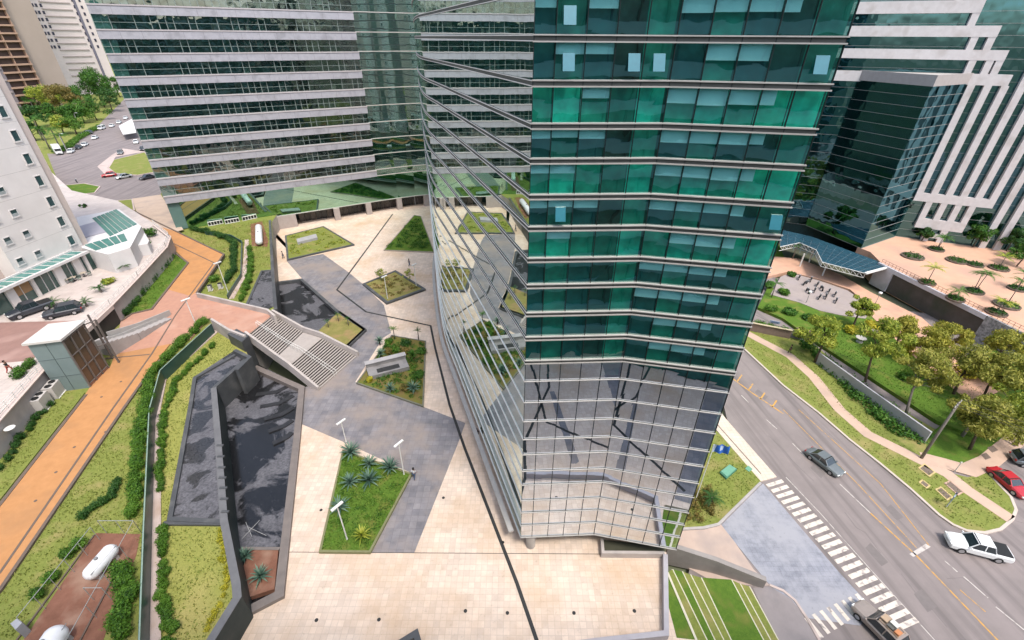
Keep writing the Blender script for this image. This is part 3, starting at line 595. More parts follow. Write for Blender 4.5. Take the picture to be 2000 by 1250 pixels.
mw.quad(at(1776,1082,zz),at(1784,1088,zz),at(1818,1068,zz),at(1808,1062,zz))
struct('lane_marking',mw,pm('lane_white',(.52,.47,.43),(.42,.38,.35),3,.75,c3=(.27,.235,.22),s3=2.0,t3=(.5,.62)))
seg(my,[(1700,1002),(1790,1085),(1960,1262)],.16); seg(my,[(1530,800),(1600,870),(1680,950),(1790,1070)],.09); seg(my,[(1560,800),(1640,872),(1720,945),(1815,1066)],.09); seg(my,[(1875,1152),(1925,1195)],.09)
seg(my,[(1425,735),(1470,768),(1530,808)],.2)
for x,y in((1440,745),(1462,762),(1485,780),(1508,795)): seg(my,[(x,y),(x+9,y-13)],.2)
struct('lane_marking',my,YEL)
pa=MB()
for q in ([(1590,905),(1612,925),(1604,934),(1583,913)],[(1700,1060),(1735,1098),(1722,1106),(1690,1070)],[(1800,1150),(1830,1185),(1812,1196),(1785,1160)],[(1480,760),(1500,775),(1494,781),(1474,766)],[(1740,985),(1765,1010),(1752,1016),(1730,993)]): pa.prism(P(q,ZS+.006),ZS)
for q in ([(1500,850),(1530,878),(1548,900),(1590,940)],[(1650,1000),(1672,1030),(1690,1040),(1720,1080)],[(1760,1120),(1790,1160),(1800,1165),(1850,1225)],[(1560,790),(1590,822),(1600,828),(1640,866)],[(1850,1130),(1880,1128),(1910,1150)]): pa.strip(P(q,ZS+.007),.06,ZS)
struct('road_patch',pa,pm('patch_asphalt',(.185,.16,.153),(.155,.135,.13),1.5,.9))
# ================================================================ pools, walls, stairs, planters
def wet(name,dark,light,scale=.22,th=(.46,.54)):
    "shallow pool floor: dark wet stone with grey patches, part drier stone, part painted sky reflection"
    m,t,N,L=mat(name); b=N['Principled BSDF']; geo=N.new('ShaderNodeNewGeometry')
    n=N.new('ShaderNodeTexNoise'); n.inputs['Scale'].default_value=scale; n.inputs['Detail'].default_value=7; n.inputs['Roughness'].default_value=.55; n.inputs['Distortion'].default_value=.8; L.new(geo.outputs['Position'],n.inputs['Vector'])
    r=N.new('ShaderNodeMapRange'); r.inputs[1].default_value=th[0]; r.inputs[2].default_value=th[1]; L.new(n.outputs['Fac'],r.inputs[0])
    k=N.new('ShaderNodeTexBrick'); k.offset=0; k.inputs['Scale'].default_value=1; k.inputs['Brick Width'].default_value=.6; k.inputs['Row Height'].default_value=.6; k.inputs['Mortar Size'].default_value=.012
    k.inputs['Color1'].default_value=(*light,1); k.inputs['Color2'].default_value=(*[c*.82 for c in light],1); k.inputs['Mortar'].default_value=(*[c*.6 for c in light],1)  # lighter tone also stands for sky mirrored in the wet floor
    mp=N.new('ShaderNodeMapping'); mp.inputs['Rotation'].default_value[2]=.4; L.new(geo.outputs['Position'],mp.inputs[0]); L.new(mp.outputs[0],k.inputs['Vector'])
    mx=N.new('ShaderNodeMix'); mx.data_type='RGBA'; L.new(r.outputs[0],mx.inputs['Factor']); L.new(k.outputs[0],mx.inputs[6]); mx.inputs[7].default_value=(*dark,1)
    n2=N.new('ShaderNodeTexNoise'); n2.inputs['Scale'].default_value=4.5; n2.inputs['Detail'].default_value=8; L.new(geo.outputs['Position'],n2.inputs['Vector'])
    hv=N.new('ShaderNodeHueSaturation'); mr=N.new('ShaderNodeMapRange'); mr.inputs[1].default_value=.3; mr.inputs[2].default_value=.7; mr.inputs[3].default_value=.55; mr.inputs[4].default_value=1.45; L.new(n2.outputs['Fac'],mr.inputs[0]); L.new(mr.outputs[0],hv.inputs['Value']); L.new(mx.outputs[2],hv.inputs['Color']); L.new(hv.outputs[0],b.inputs['Base Color'])
    rr=N.new('ShaderNodeMapRange'); rr.inputs[3].default_value=.4; rr.inputs[4].default_value=.15; L.new(r.outputs[0],rr.inputs[0]); L.new(rr.outputs[0],b.inputs['Roughness']); return m
WET=wet('pool_floor_wet',(.012,.012,.013),(.115,.112,.122),.2,(.46,.52)); WET2=wet('pool_floor_upper',(.03,.03,.032),(.115,.112,.122),.3,(.5,.56))
RIMB=pm('rim_brown',(.20,.17,.155),(.15,.13,.12),1.2,.7,.3)
def pool(label,floor,zf,rim,zr,wd,zb,rimmat,fm,closed=False,extra=None):
    c=at(*floor[0],zf); T=thing('reflecting_pool',label,'pool',(c[0],c[1],zf))
    m=MB(); m.prism(P(floor,zf),zf-.3); obj('pool_floor',m,fm,T)
    for r in rim:
        m=MB(); m.strip(P(r,zr),wd,zb,closed=closed); obj('pool_rim',m,rimmat,T)
    return T
T=pool('large dark lower pool with wet patches, beside the slate paving below the stairs',[(478,700),(505,712),(596,757),(586,850),(552,1162),(449,1214),(380,1300),(330,1300),(380,900),(400,760)],-.3,[[(497,716),(589,757),(580,850),(545,1160),(452,1208)]],.42,.8,-.3,[RIMB],WET)
# stepped cascade ledges on the right of the lower pool
for i in range(5):
    m=MB(); m.strip(P([(500+i*8,770+i*24),(540+i*5,765+i*22),(574-i*1,748+i*24)],-.22+.02*i),.7,-.3); obj('cascade_step',m,pm('cascade_dark',(.02,.02,.022),(.035,.035,.037),1.5,.25),T)
W=MB()   # cross shaped white pipe lying in the pool
for a,b in (((472,1053),(507,1016)),((486,1030),(520,1046)),((480,1020),(492,1048))): W.tube(P([a,b],-.2),.022,6)
solo('pool_pipe',W,pm('pipe_grey',(.45,.45,.45),None,1,.6),'thin white cross-shaped pipe lying at the near end of the large dark pool','pipe')
T=pool('upper dark grey pool on the raised terrace, left of the stone divider',[(380,735),(460,683),(483,697),(419,757),(427,850),(439,1014),(331,1012),(372,790)],LT+.05,[[(470,686),(380,737),(372,790),(331,1013),(437,1018)]],LT+.3,.45,LT-.1,[STONE],WET2)
m=MB(); m.strip(P([(458,683),(487,697),(462,722)],LT+.9),.5,-.3); m.strip(P([(480,700),(417,757)],LT+.35),.5,-.3); obj('weir_block',m,STONE,T)
# stone divider between the tiers, with spouts
D=MB(); dv=[(417,757),(425,850),(437,1016),(461,1140),(463,1166),(385,1292)]
D.strip(P(dv,LT+.35),.62,-.3)
T=thing('retaining_wall','dark stone divider wall with spout notches between the two pool levels','wall',at(437,1016,0))
obj('wall',D,[pm('divider_stone',(.035,.045,.043),(.025,.034,.032),1.2,.6,c3=(.05,.055,.05),s3=.5)],T)
m=MB(); m.strip(P(dv,LT+.42),.66,LT+.352); obj('coping',m,pm('divider_coping',(.15,.15,.155),(.115,.115,.12),1.2,.6),T)
for t in (.12,.25,.38,.5,.62,.75,.9):
    a,b=(dv[1],dv[2]) if t<.6 else (dv[1],dv[2]); c=at(a[0]+(b[0]-a[0])*(t*1.0),a[1]+(b[1]-a[1])*t,LT+.42); s=MB(); s.box((c[0]+.2,c[1],c[2]),(.75,.25,.14)); obj('spout',s,STONE,T)
m=MB(); m.strip(P([(318,1021),(437,1022)],LT+.25),.35,LT-.2); obj('wall',m,STONE,T)
# teal fence above the walk and the pink walk below it
T=thing('garden_fence','long dark teal panel fence between the sloping lawn and the pink walk','fence',at(291,800,LT))
m=MB(); fpx=[(412,632),(312,723),(291,800),(280,1030),(270,1292)]; m.strip(P(fpx,ZL+.55),.16,LT); obj('panel',m,pm('fence_teal',(.035,.085,.075),(.025,.06,.055),.6,.35,.5),T)
m=MB(); m.strip(P(fpx,ZL+.62),.1,ZL+.552); obj('rail',m,pm('fence_rail',(.25,.34,.28),None,1,.5),T)
wk=MB(); wk.strip(P([(423,645),(319,737),(306,797),(304,1000),(301,1292)],LT+.14),.85,LT-.1); struct('garden_walk',wk,pm('walk_pink',(.50,.40,.36),(.42,.34,.30),.8,.85,c3=(.38,.28,.22),s3=.3))
# back garden: dark wall to the plaza, small pools, fence and walk
m=MB(); m.strip(P([(527,430),(532,528),(538,604)],3.95),.55,-.3); solo('retaining_wall',m,STONE,'narrow dark stone wall dropping from the back garden to the plaza','wall')
pool('small dark upper pool at the end of the back garden above the stairs',[(482,594),(511,529),(530,528),(535,598),(520,606)],3.86,[[(482,594),(511,529),(531,527)]],4.0,.4,3.6,[STONE],WET2)
pool('dark pool with a straight stone rim beside the slate paving, beyond the stairs',[(536,604),(540,550),(590,542),(664,606),(626,648),(600,660)],-.2,[[(541,551),(588,545),(658,607),(712,643),(676,677)]],.45,.55,-.25,[STONE],WET)
T=thing('garden_fence','dark fence bending through the back garden above the stairs','fence',at(471,534,3.8))
m=MB(); m.strip(P([(400,452),(450,458),(472,470),(470,534),(443,576)],4.6),.14,3.7); obj('panel',m,pm('fence_teal',(.035,.085,.075)),T)
wk=MB(); wk.strip(P([(482,468),(477,537),(452,583)],3.86),.8,3.7); struct('garden_walk',wk,MATS['walk_pink'])
soil=MB(); soil.prism(P([(489,438),(512,432),(524,470),(522,482),(492,480)],3.83),3.7); struct('tank_bed',soil,SOIL)
# near retaining wall / lawn strips by the hotel, with hotel terrace
ZT=7.2
m=MB(); m.prism(P([(-90,880),(0,808),(105,698),(216,598),(323,484),(331,464),(300,436),(230,392),(140,372),(60,300),(-160,420)],ZT),4.2); struct('hotel_terrace',m,tiles('terrace_paving',(.52,.45,.41),(.47,.41,.375),(.34,.29,.27),1.2,c3=(.42,.35,.32),s3=.2))
m=MB(); m.prism(P([(-80,632),(150,626),(165,632),(112,668),(60,704),(-80,716)],ZT+.012),ZT-.01); struct('driveway',m,pm('driveway_brown',(.28,.165,.14),(.23,.14,.12),.7,.85,c3=(.34,.22,.19),s3=.2))
def rwall(label,pts,z0):
    T=thing('retaining_wall',label,'wall',at(*pts[0],z0))
    m=MB(); m.strip(P(pts,7.5),.45,z0); obj('wall',m,WCONC,T)
    m=MB(); m.strip(P(pts,7.62),.6,7.502); obj('coping',m,pm('coping_pink',(.58,.48,.43),(.5,.41,.37),1,.8),T)
    r=MB(); pp=[Vector(p) for p in P(pts,7.62)]
    for a,b in zip(pp,pp[1:]):
        n=max(1,int((b-a).length/1.6))
        for i in range(n+1):
            q=a.lerp(b,i/n); r.beam(q,q+Vector((0,0,1.0)),.05,.05)
        for h in (.35,.68,1.0): r.beam(a+Vector((0,0,h)),b+Vector((0,0,h)),.045,.045)
    obj('railing',r,WHITE,T)
rwall('pale concrete wall with a white railing, below the hotel driveway at the left edge',[(-60,882),(0,816),(89,715),(112,692)],3.9)
rwall('pale concrete wall with a white railing along the hotel terrace and the grass strip',[(216,596),(270,540),(324,482),(331,462),(300,438)],3.9)
T=thing('footbridge','short railed bridge carrying the terrace edge over a dark underpass','bridge',at(160,645,4.5))
m=MB(); m.strip(P([(112,692),(160,648),(216,596)],7.62),.6,7.0); obj('deck_edge',m,MATS['coping_pink'],T)
r=MB()
for (a,b) in (((112,692),(160,648)),((160,648),(216,596))):
    a,b=Vector(at(*a,7.62)),Vector(at(*b,7.62))
    for i in range(5): q=a.lerp(b,i/4); r.beam(q,q+Vector((0,0,1)),.05,.05)
    for h in(.35,.68,1): r.beam(a+Vector((0,0,h)),b+Vector((0,0,h)),.045,.045)
obj('railing',r,WHITE,T)
m=MB(); m.strip(P([(158,660),(222,602)],6.95),.1,4.4); obj('underpass',m,pm('underpass_shade',(.05,.045,.04),None,1,.9),T)  # dark sheet in place of the opening, its shade painted on
# grass strips beside the path
def bed(label,pts,z,h,soilm,kerbm=KERB,kw=.35,kpts=None):
    T=thing('planting_bed',label,'planting bed',at(*pts[0],z))
    m=MB(); m.prism(P(pts,z+h-.06),z-.1); obj('bed_surface',m,soilm,T)
    m=MB(); m.strip(P(kpts or pts,z+h),kw,z-.1,closed=kpts is None); obj('kerb',m,kerbm,T); return T
bed('grass strip between the orange path and the hotel terrace wall',[(333,492),(366,513),(296,602),(257,611),(238,622),(231,620)],ZP,.14,GRASSG,kpts=[(336,488),(367,513),(296,603),(257,612),(236,626)])
bed('grass strip between the orange path and the wall with condensers, at the left edge',[(-40,900),(0,898),(122,764),(166,766),(0,975),(-40,1020)],4.42,.14,GRASS,kpts=[(-40,1030),(0,984),(168,770)])
m=MB(); m.strip(P([(-30,1185),(0,1150),(238,801),(300,713),(408,622)],ZP+.08),.3,ZL-.1); struct('kerb',m,KERB)
m=MB(); m.strip(P([(204,398),(262,412),(437,496),(384,571)],ZP+.1),.35,ZL-.1); struct('kerb',m,KERB)
# planting beds of the plaza
bed('pentagonal grass bed with a vent box, near the columns of the banded block',[(558,460),(631,442),(690,477),(562,506)],0,.35,GRASS,STONE,.4)
bed('lush triangular bed against the foot of the glass tower',[(750,488),(809,420),(822,422),(848,492)],0,.25,GRASSG,pm('kerb_plaza',(.34,.29,.24),None,1,.8),.2)
bed('diamond shaped dry bed with a wide dark kerb in the middle of the plaza',[(711,554),(772,529),(828,564),(756,590)],0,.4,pm('dry_bed',(.26,.22,.08),(.17,.17,.05),1.2,.95,.1,bump=.5,bscale=10,c3=(.30,.20,.10),s3=.4),STONE,.55)
bed('small dry bed at the end of the dark pool beyond the stairs',[(622,646),(662,608),(711,643),(676,674)],.1,.35,pm('dry_bed',(.26,.22,.08)),STONE,.45,kpts=[(662,608),(711,643),(676,676)])
bed('long bushy bed holding the grey monument, beside the slate paving',[(765,655),(831,666),(826,792),(697,747)],0,.28,pm('mulch_bed',(.14,.15,.03),(.16,.10,.05),1.0,.95,.1,bump=.6,bscale=9,c3=(.10,.16,.02),s3=.5),pm('kerb_thin',(.16,.16,.12),None,1,.8),.2)
bed('bright grass bed with agaves and lamps at the near end of the slate paving',[(670,880),(803,925),(722,1077),(625,1076)],0,.3,GRASSG,pm('kerb_olive',(.20,.20,.10),None,1,.85),.22)
bed('red soil bed with two blue agaves at the near end of the large pool',[(489,1070),(544,1070),(536,1150),(468,1172),(462,1140)],-.25,.55,SOIL,RIMB,.3,kpts=[(470,1071),(546,1071)])
m=MB(); q=P([(580,471),(618,461),(621,468),(582,478)],.3); m.prism(q,.25,.9); T=solo('vent_box',m,[pm('vent_grey',(.36,.35,.36),None,1,.7)],'grey ventilation box in the pentagonal grass bed','vent')
# grey monument block in the bushy bed
T=thing('monument','grey stone monument with a dark inset panel in the bushy bed','monument',at(760,735,.3))
c0,c1=at(722,742,.3),at(800,722,.3); u=Vector((c1[0]-c0[0],c1[1]-c0[1],0)); Ln=u.length; u.normalize(); nn=Vector((-u.y,u.x,0)); a=Vector((c0[0],c0[1],.2))
def bl(s0,s1,t0,t1,z0,z1,mb): mb.prism([tuple((a+u*s+nn*t)[:2]) for s,t in((s0,t0),(s1,t0),(s1,t1),(s0,t1))],z0,z1)
MON=pm('monument_grey',(.27,.255,.25),(.21,.20,.20),1,.8,c3=(.17,.16,.16),s3=.6)
m=MB(); bl(0,Ln,0,2.2,.2,.9,m); bl(0,Ln,2.21,2.9,.2,1.5,m); obj('block',m,MON,T); m=MB(); bl(Ln*.22,Ln*.78,.35,1.35,.895,.93,m); obj('inset_panel',m,LINE,T); m=MB(); bl(-.1,Ln+.1,2.1,3.0,1.502,1.62,m); obj('cap',m,pm('cap_grey',(.40,.38,.38),None,1,.8),T)
# ---------------------------------------------------------------- stairs from the brick path down to the slate
T=thing('outdoor_staircase','broad two-flight concrete staircase with pale treads from the brick path down to the plaza','stairs',at(560,690,0))
TL,TR=at(484,652,4.45),at(531,615,4.45); AL,AR=at(543,695,2.4),at(592,649,2.4); BL,BR=at(566,711,2.4),at(626,660,2.4); CL,CR=at(626,760,.0),at(698,697,.0)
TREAD=pm('tread_pale',(.40,.355,.325),(.33,.295,.27),1.5,.8); DKS=pm('stair_gap_shade',(.05,.045,.042),None,1,.9)
def flight(a,b,c,d,n):
    m=MB(); dk=MB()
    for i in range(n):
        t0,t1=i/n,(i+.64)/n; l0,l1,r0,r1=lerp(a,c,t0),lerp(a,c,t1),lerp(b,d,t0),lerp(b,d,t1); z=a[2]+(c[2]-a[2])*(i/n)-.02
        m.prism([(*l0[:2],z),(*r0[:2],z),(*r1[:2],z),(*l1[:2],z)],z-.09)
    obj('flight',m,TREAD,T)
    q=[(p[0],p[1],p[2]-.42) for p in (a,b,d,c)]; dk.prism(q,lambda p:p[2]-.25); obj('gap_backing',dk,DKS,T)  # dark plane below the treads paints the shade of the open gaps
flight(TL,TR,AL,AR,15); flight(BL,BR,CL,CR,16)
m=MB(); m.prism([AL,AR,BR,BL],2.0); obj('landing',m,TREAD,T)
for pts,nm in (([(TL,0),(AL,0),(BL,0),(CL,0)],'parapet'),([(TR,0),(AR,0),(BR,0),(CR,0)],'parapet')):
    m=MB(); sgn=1 if pts[0][0] is TL else -1; q=[]
    for p,_ in pts: q.append((p[0]-.12*sgn,p[1]-.25*sgn,p[2]+(.62 if sgn>0 else .85)))
    m.strip(q,.34,lambda p: p[2]-1.5); obj(nm,m,pm('parapet_conc',(.46,.41,.38),(.38,.34,.32),1,.85,c3=(.32,.29,.27),s3=.4),T)
hr=MB()
for t in (.36,.42):
    q=[lerp(x,y,t) for x,y in ((TL,TR),(AL,AR),(BL,BR),(CL,CR))]; q=[Vector((p[0],p[1],p[2]+.9)) for p in q]
    for x,y in zip(q,q[1:]): hr.tube([x,y],.03,6)
    for x,y in zip(q,q[1:]):
        for k in range(4): v=x.lerp(y,k/3); hr.tube([v-Vector((0,0,.9)),v],.025,5)
obj('handrail',hr,WHITE,T)
m=MB(); m.strip(P([(384,572),(522,604),(536,616)],5.35),.34,3.6); solo('parapet_wall',m,MATS['parapet_conc'],'long concrete parapet on the far side of the brick path, leading to the stairs','wall')
m=MB(); m.strip(P([(412,622),(446,643),(478,655)],5.2),.34,3.0); solo('parapet_wall',m,MATS['parapet_conc'],'short concrete parapet on the near side of the brick path, above the dark stone block','wall')
m=MB(); m.prism(P([(444,652),(462,642),(486,655),(472,668)],4.9),-.3); solo('stone_block',m,STONE,'dark stone pier under the near corner of the brick path','wall')
# plaza edge parapet, trough, ramp wall, terraces
m=MB(); m.strip(P([(1300,1082),(1302,1236),(1174,1250),(1060,1266)],.75),.42,-3.2); solo('parapet_wall',m,pm('parapet_lilac',(.40,.38,.40),(.34,.32,.34),1,.8),'lilac grey parapet round the near right corner of the cream plaza','wall')
T=thing('planter_trough','low concrete trough under the near right corner of the glass tower','planter',at(1240,1080,0))
m=MB(); m.strip(P([(1176,1052),(1178,1078),(1298,1079)],.75),.28,0); obj('trough_wall',m,MATS['parapet_conc'],T); m=MB(); m.prism(P([(1178,1054),(1180,1077),(1298,1078),(1298,1066)],.2),0.02); obj('trough_bed',m,pm('trough_dark',(.06,.06,.04),None,1,.9),T)
m=MB(); ra=[(at(1306,1062,-.1)),(at(1400,1092,-.9)),(at(1497,1131,-1.75))]; m.strip(ra,.5,-3.2); solo('ramp_wall',m,[pm('ramp_wall_conc',(.30,.27,.25),(.24,.215,.20),.9,.85,c3=(.20,.18,.17),s3=.3)],'wedge shaped concrete wall sloping down from the tower corner to the slate apron','wall')
stp=[((1304,1118),(1363,1256)),((1313,1112),(1385,1260)),((1332,1116),(1402,1264)),((1348,1122),(1420,1264)),((1369,1128),(1434,1264)),((1428,1132),(1498,1264)),((1445,1140),(1512,1264)),((1463,1145),(1527,1264))]
T=thing('grass_terraces','stepped grass terraces with pale stone edges below the plaza parapet','terraces',at(1400,1180,-3))
zst=[-.5,-.8,-1.1,-1.4,-1.7,-2.05,-2.35,-2.65]
for i,((a,b),z) in enumerate(zip(stp,zst)):
    m=MB(); m.strip([at(*a,z),at(*b,z)],.2,-3.3); obj('stone_edge',m,pm('edge_cream',(.58,.54,.42),(.5,.46,.36),1,.8),T)
    nx=stp[i+1] if i<7 else None
    if nx: m=MB(); m.prism([at(*a,z-.06),at(*b,z-.06),at(*nx[1],z-.06),at(*nx[0],z-.06)],-3.3); obj('grass_step',m,GRASSG if i in(4,1) else GRASS,T)
m=MB(); m.prism([at(1299,1085,-.4),at(1300,1262,-.4),at(1363,1262,-.55),at(1304,1112,-.55)],-3.3); obj('grass_step',m,GRASSG,T)
# ================================================================ hotel (left)
HW=pm('hotel_render',(.70,.655,.625),(.63,.59,.56),.35,.85,.2,c3=(.58,.54,.51),s3=.12); HP=pm('hotel_pink',(.56,.47,.42),(.5,.42,.38),.4,.85)
FRW=pm('hotel_frame',(.66,.63,.61),None,1,.6); HG=pm('hotel_window_glass',(.05,.10,.10),(.03,.06,.065),1,.12,.8); TEAL=pm('teal_glass',(.07,.22,.19),(.05,.17,.15),.6,.18,.7)
def build_hotel():
    A0=Vector((-78.0,64.53)); d=Vector((.0861,.9963)); n=Vector((.9963,-.0861)); pt=lambda s,o=0.: (A0.x+d.x*s+n.x*o,A0.y+d.y*s+n.y*o)
    T=thing('hotel_building','cream rendered hotel tower with small windows and a glass canopy at its foot','building',(-84,70,ZT))
    def bx(name,s0,s1,o0,o1,z0,z1,mt): m=MB(); m.prism([pt(s0,o0),pt(s1,o0),pt(s1,o1),pt(s0,o1)],z0,z1); return obj(name,m,mt,T)
    bx('wall',0,11.6,-22,0,ZT,75,HW); bx('wall',11.602,13.0,-22,-.35,ZT,75,HP); bx('wall',-40,-.002,-22,-2.6,ZT,75,HP)
    jt=MB()
    for k in range(20):
        z=11.0+3.43*k; jt.prism([pt(0,.0),pt(11.6,.0),pt(11.6,.004),pt(0,.004)],z,z+.04)
    obj('wall_joint',jt,pm('hotel_joint',(.45,.42,.39),None,1,.8),T)
    for k in range(18):
        for s,w_,h in ((10.15,.95,1.5),(4.2,.95,1.0),(1.3,.95,1.0),(-5.5,1,1),(-9.5,1,1)):
            z=12.5+3.43*k; off=-.0 if s>0 else -2.6
            if s<0 and k<2: continue
            m=MB()
            for a,b,c,e in ((s-w_/2-.1,s-w_/2,z-h/2-.1,z+h/2+.1),(s+w_/2,s+w_/2+.1,z-h/2-.1,z+h/2+.1),(s-w_/2,s+w_/2,z+h/2,z+h/2+.1),(s-w_/2-.15,s+w_/2+.15,z-h/2-.2,z-h/2)):
                m.prism([pt(a,off+.002),pt(b,off+.002),pt(b,off+.13),pt(a,off+.13)],c,e)
            w=obj('window',m,FRW,T)
            g=MB(); g.quad((*pt(s-w_/2,off+.012),z-h/2),(*pt(s+w_/2,off+.012),z-h/2),(*pt(s+w_/2,off+.012),z+h/2),(*pt(s-w_/2,off+.012),z+h/2)); o=obj('pane',g,HG,T); o.parent=w; 
            if h<1.2: g=MB(); g.prism([pt(s-w_/2,off+.02),pt(s+w_/2,off+.02),pt(s+w_/2,off+.09),pt(s-w_/2,off+.09)],z-h/2+.02,z-.05); o=obj('sash',g,pm('sash_grey',(.33,.36,.36),None,1,.4),T); o.parent=w
    # ground floor: piers, glazing and canopy
    m=MB(); m.quad((*pt(-14,2.0),ZT),(*pt(14,2.0),ZT),(*pt(14,2.0),10.6),(*pt(-14,2.0),10.6)); obj('shopfront',m,pm('shop_glass',(.05,.11,.095),(.03,.06,.05),.8,.15,.7),T)
    for s,w_ in ((-9,1.2),(-4.4,1.2),(-.6,.5),(3.2,1.3),(6.6,1.3),(8.7,.5),(13.3,.8)): bx('pier',s,s+w_,1.99,2.35,ZT,10.6,HW)
    bx('shutter',-3.1,-.7,1.995,2.06,8.6,10.4,pm('shutter_tan',(.33,.20,.10),None,1,.7))
    for s in (0,1.2,2.4,4.7,5.7,8.2): bx('door_frame',s,s+.09,1.99,2.1,ZT,10.6,FRW)
    for s in (-10.4,-7,-2.2): bx('door_frame',s,s+.09,1.99,2.1,ZT,10.6,FRW)
    bx('canopy_beam',-16,9.4,2.7,3.15,10.6,11.0,FRW); bx('canopy_beam',-16,9.4,0.02,.25,10.7,11.1,FRW)
    bx('canopy_glass',-16,9.4,.252,2.698,10.75,10.85,TEAL)
    for i in range(18): s=-15.6+1.45*i; bx('canopy_bar',s,s+.1,.253,2.697,10.851,10.93,FRW)
    # wing with skylights
    m=MB(); wp=P([(160,484),(210,497),(254,484),(276,442),(232,408),(150,424)],10.8); m.prism(wp,ZT); obj('wing',m,pm('wing_white',(.60,.58,.57),(.54,.52,.51),.6,.8),T)
    m=MB(); m.prism(P([(142,470),(208,452),(196,430),(140,446)],10.95),10.6); obj('flat_roof',m,pm('roof_lilac',(.33,.32,.36),(.29,.28,.32),.8,.8),T)
    for i in range(6):
        f=i/6; g=.86/6; A_,B_,C_,D_=(180,426),(228,408),(268,436),(214,460)
        q=[lerp(A_,B_,f),lerp(A_,B_,f+g),lerp(D_,C_,f+g),lerp(D_,C_,f)]; m=MB(); m.prism(P(q,10.97),10.81); obj('skylight',m,TEAL,T)
    for i in range(5):
        q=[lerp((165,478),(244,455),i/5),lerp((165,478),(244,455),i/5+.17),lerp((186,488),(250,468),i/5+.17),lerp((186,488),(250,468),i/5)]; m=MB(); m.prism(P(q,10.97),10.81); obj('skylight',m,TEAL,T)
    m=MB(); m.prism(P([(256,482),(276,443),(291,470),(288,476)],9.4),ZT); obj('end_wall',m,MATS['wing_white'],T)
build_hotel()
# ---------------------------------------------------------------- lift tower and its steps
T=thing('elevator_tower','teal grey lift tower with a flat roof and glazed shaft beside the orange path','elevator',(-55.5,46.5,4.4))
B_,C_,A_=Vector((-54.3,45.1)),Vector((-54.9,49.0)),Vector((-57.6,44.2)); D_=A_+C_-B_
LT_=pm('lift_teal',(.175,.225,.225),(.145,.19,.19),.6,.45,.4)
m=MB(); m.prism([A_,B_+(A_-B_)*.02,C_+(D_-C_)*.12,D_],4.3,11.7); obj('wall',m,LT_,T)
s=MB()
for z in (6.6,9.2): s.beam((A_.x-.02,A_.y-.02,z),(B_.x,B_.y-.02,z),.03,.05)
v=lerp(A_,B_,.5); s.beam((v[0],v[1]-.02,4.4),(v[0],v[1]-.02,11.7),.03,.05); obj('panel_joint',s,pm('joint_dark',(.10,.13,.13),None,1,.7),T)
m=MB(); e=(B_-A_).normalized()*.25; f=(C_-B_).normalized()*.3; m.prism([A_-e-f,B_+e-f,C_+e+f,D_-e+f],11.72,12.0); obj('roof',m,pm('lift_roof',(.58,.55,.52),(.5,.48,.45),.8,.8),T)
m=MB(); m.prism([B_+e*.15,C_+e*.15,C_-e*.4,B_-e*.4],4.3,4.9); obj('shaft_base',m,BRICK,T)
gl_=MB(); fr=MB()
for i in range(3):
    for j in range(3):
        p,q=lerp(B_,C_,i/3+.03),lerp(B_,C_,(i+1)/3-.03); z0,z1=4.95+2.2*j,4.95+2.2*j+2.05; gl_.quad((p[0]+.05,p[1],z0),(q[0]+.05,q[1],z0),(q[0]+.05,q[1],z1),(p[0]+.05,p[1],z1))
obj('shaft_glass',gl_,pm('shaft_brown',(.10,.07,.05),(.07,.05,.04),.8,.2,.6),T)
for i in range(4): p=lerp(B_,C_,i/3); fr.beam((p[0]+.1,p[1],4.4),(p[0]+.1,p[1],11.7),.14,.14)
for j in range(4): z=4.9+2.2*j; fr.beam((B_.x+.1,B_.y,z),(C_.x+.1,C_.y,z),.1,.1)
for q in ((-54.3,50.2),(-56.2,51.4)): fr.beam((*q,4.4),(*q,11.5),.18,.18)
fr.beam((C_.x,C_.y,11.4),(-54.3,50.2,11.4),.12,.12); fr.beam((C_.x,C_.y,7.9),(-54.3,50.2,7.9),.12,.12)
obj('frame',fr,pm('lift_frame',(.16,.14,.13),None,1,.5),T)
T=thing('grey_stairs','grey steps with solid parapets from the lift landing down to the orange path','stairs',at(250,655,4.5))
t0,t1,t2=at(197,668,6.7),at(256,650,5.6),at(322,622,4.55)
m=MB(); nst=18
def stp2(a,b,n,mb):
    for i in range(n):
        p,q=lerp(a,b,i/n),lerp(a,b,(i+1)/n); mb.strip([(p[0],p[1],p[2]),(q[0],q[1],p[2])],2.4,4.4)
stp2(t0,t1,6,m); stp2(t1,t2,6,m); obj('flight',m,pm('stair_grey',(.36,.33,.315),(.3,.28,.27),1,.85),T)
for o in (-1.3,1.3):
    m=MB(); m.strip([(p[0]+.1*o,p[1]+o,p[2]+.8) for p in (t0,t1,t2)],.16,lambda p:p[2]-1.5); obj('parapet',m,pm('stair_parapet',(.42,.40,.38),(.36,.34,.33),1,.7),T)

m=MB(); m.strip(P([(770,1262),(812,1236),(824,1276)],.55),.5,0); solo('parapet_wall',m,STONE,'dark stone parapet corner at the bottom edge of the cream plaza','wall')
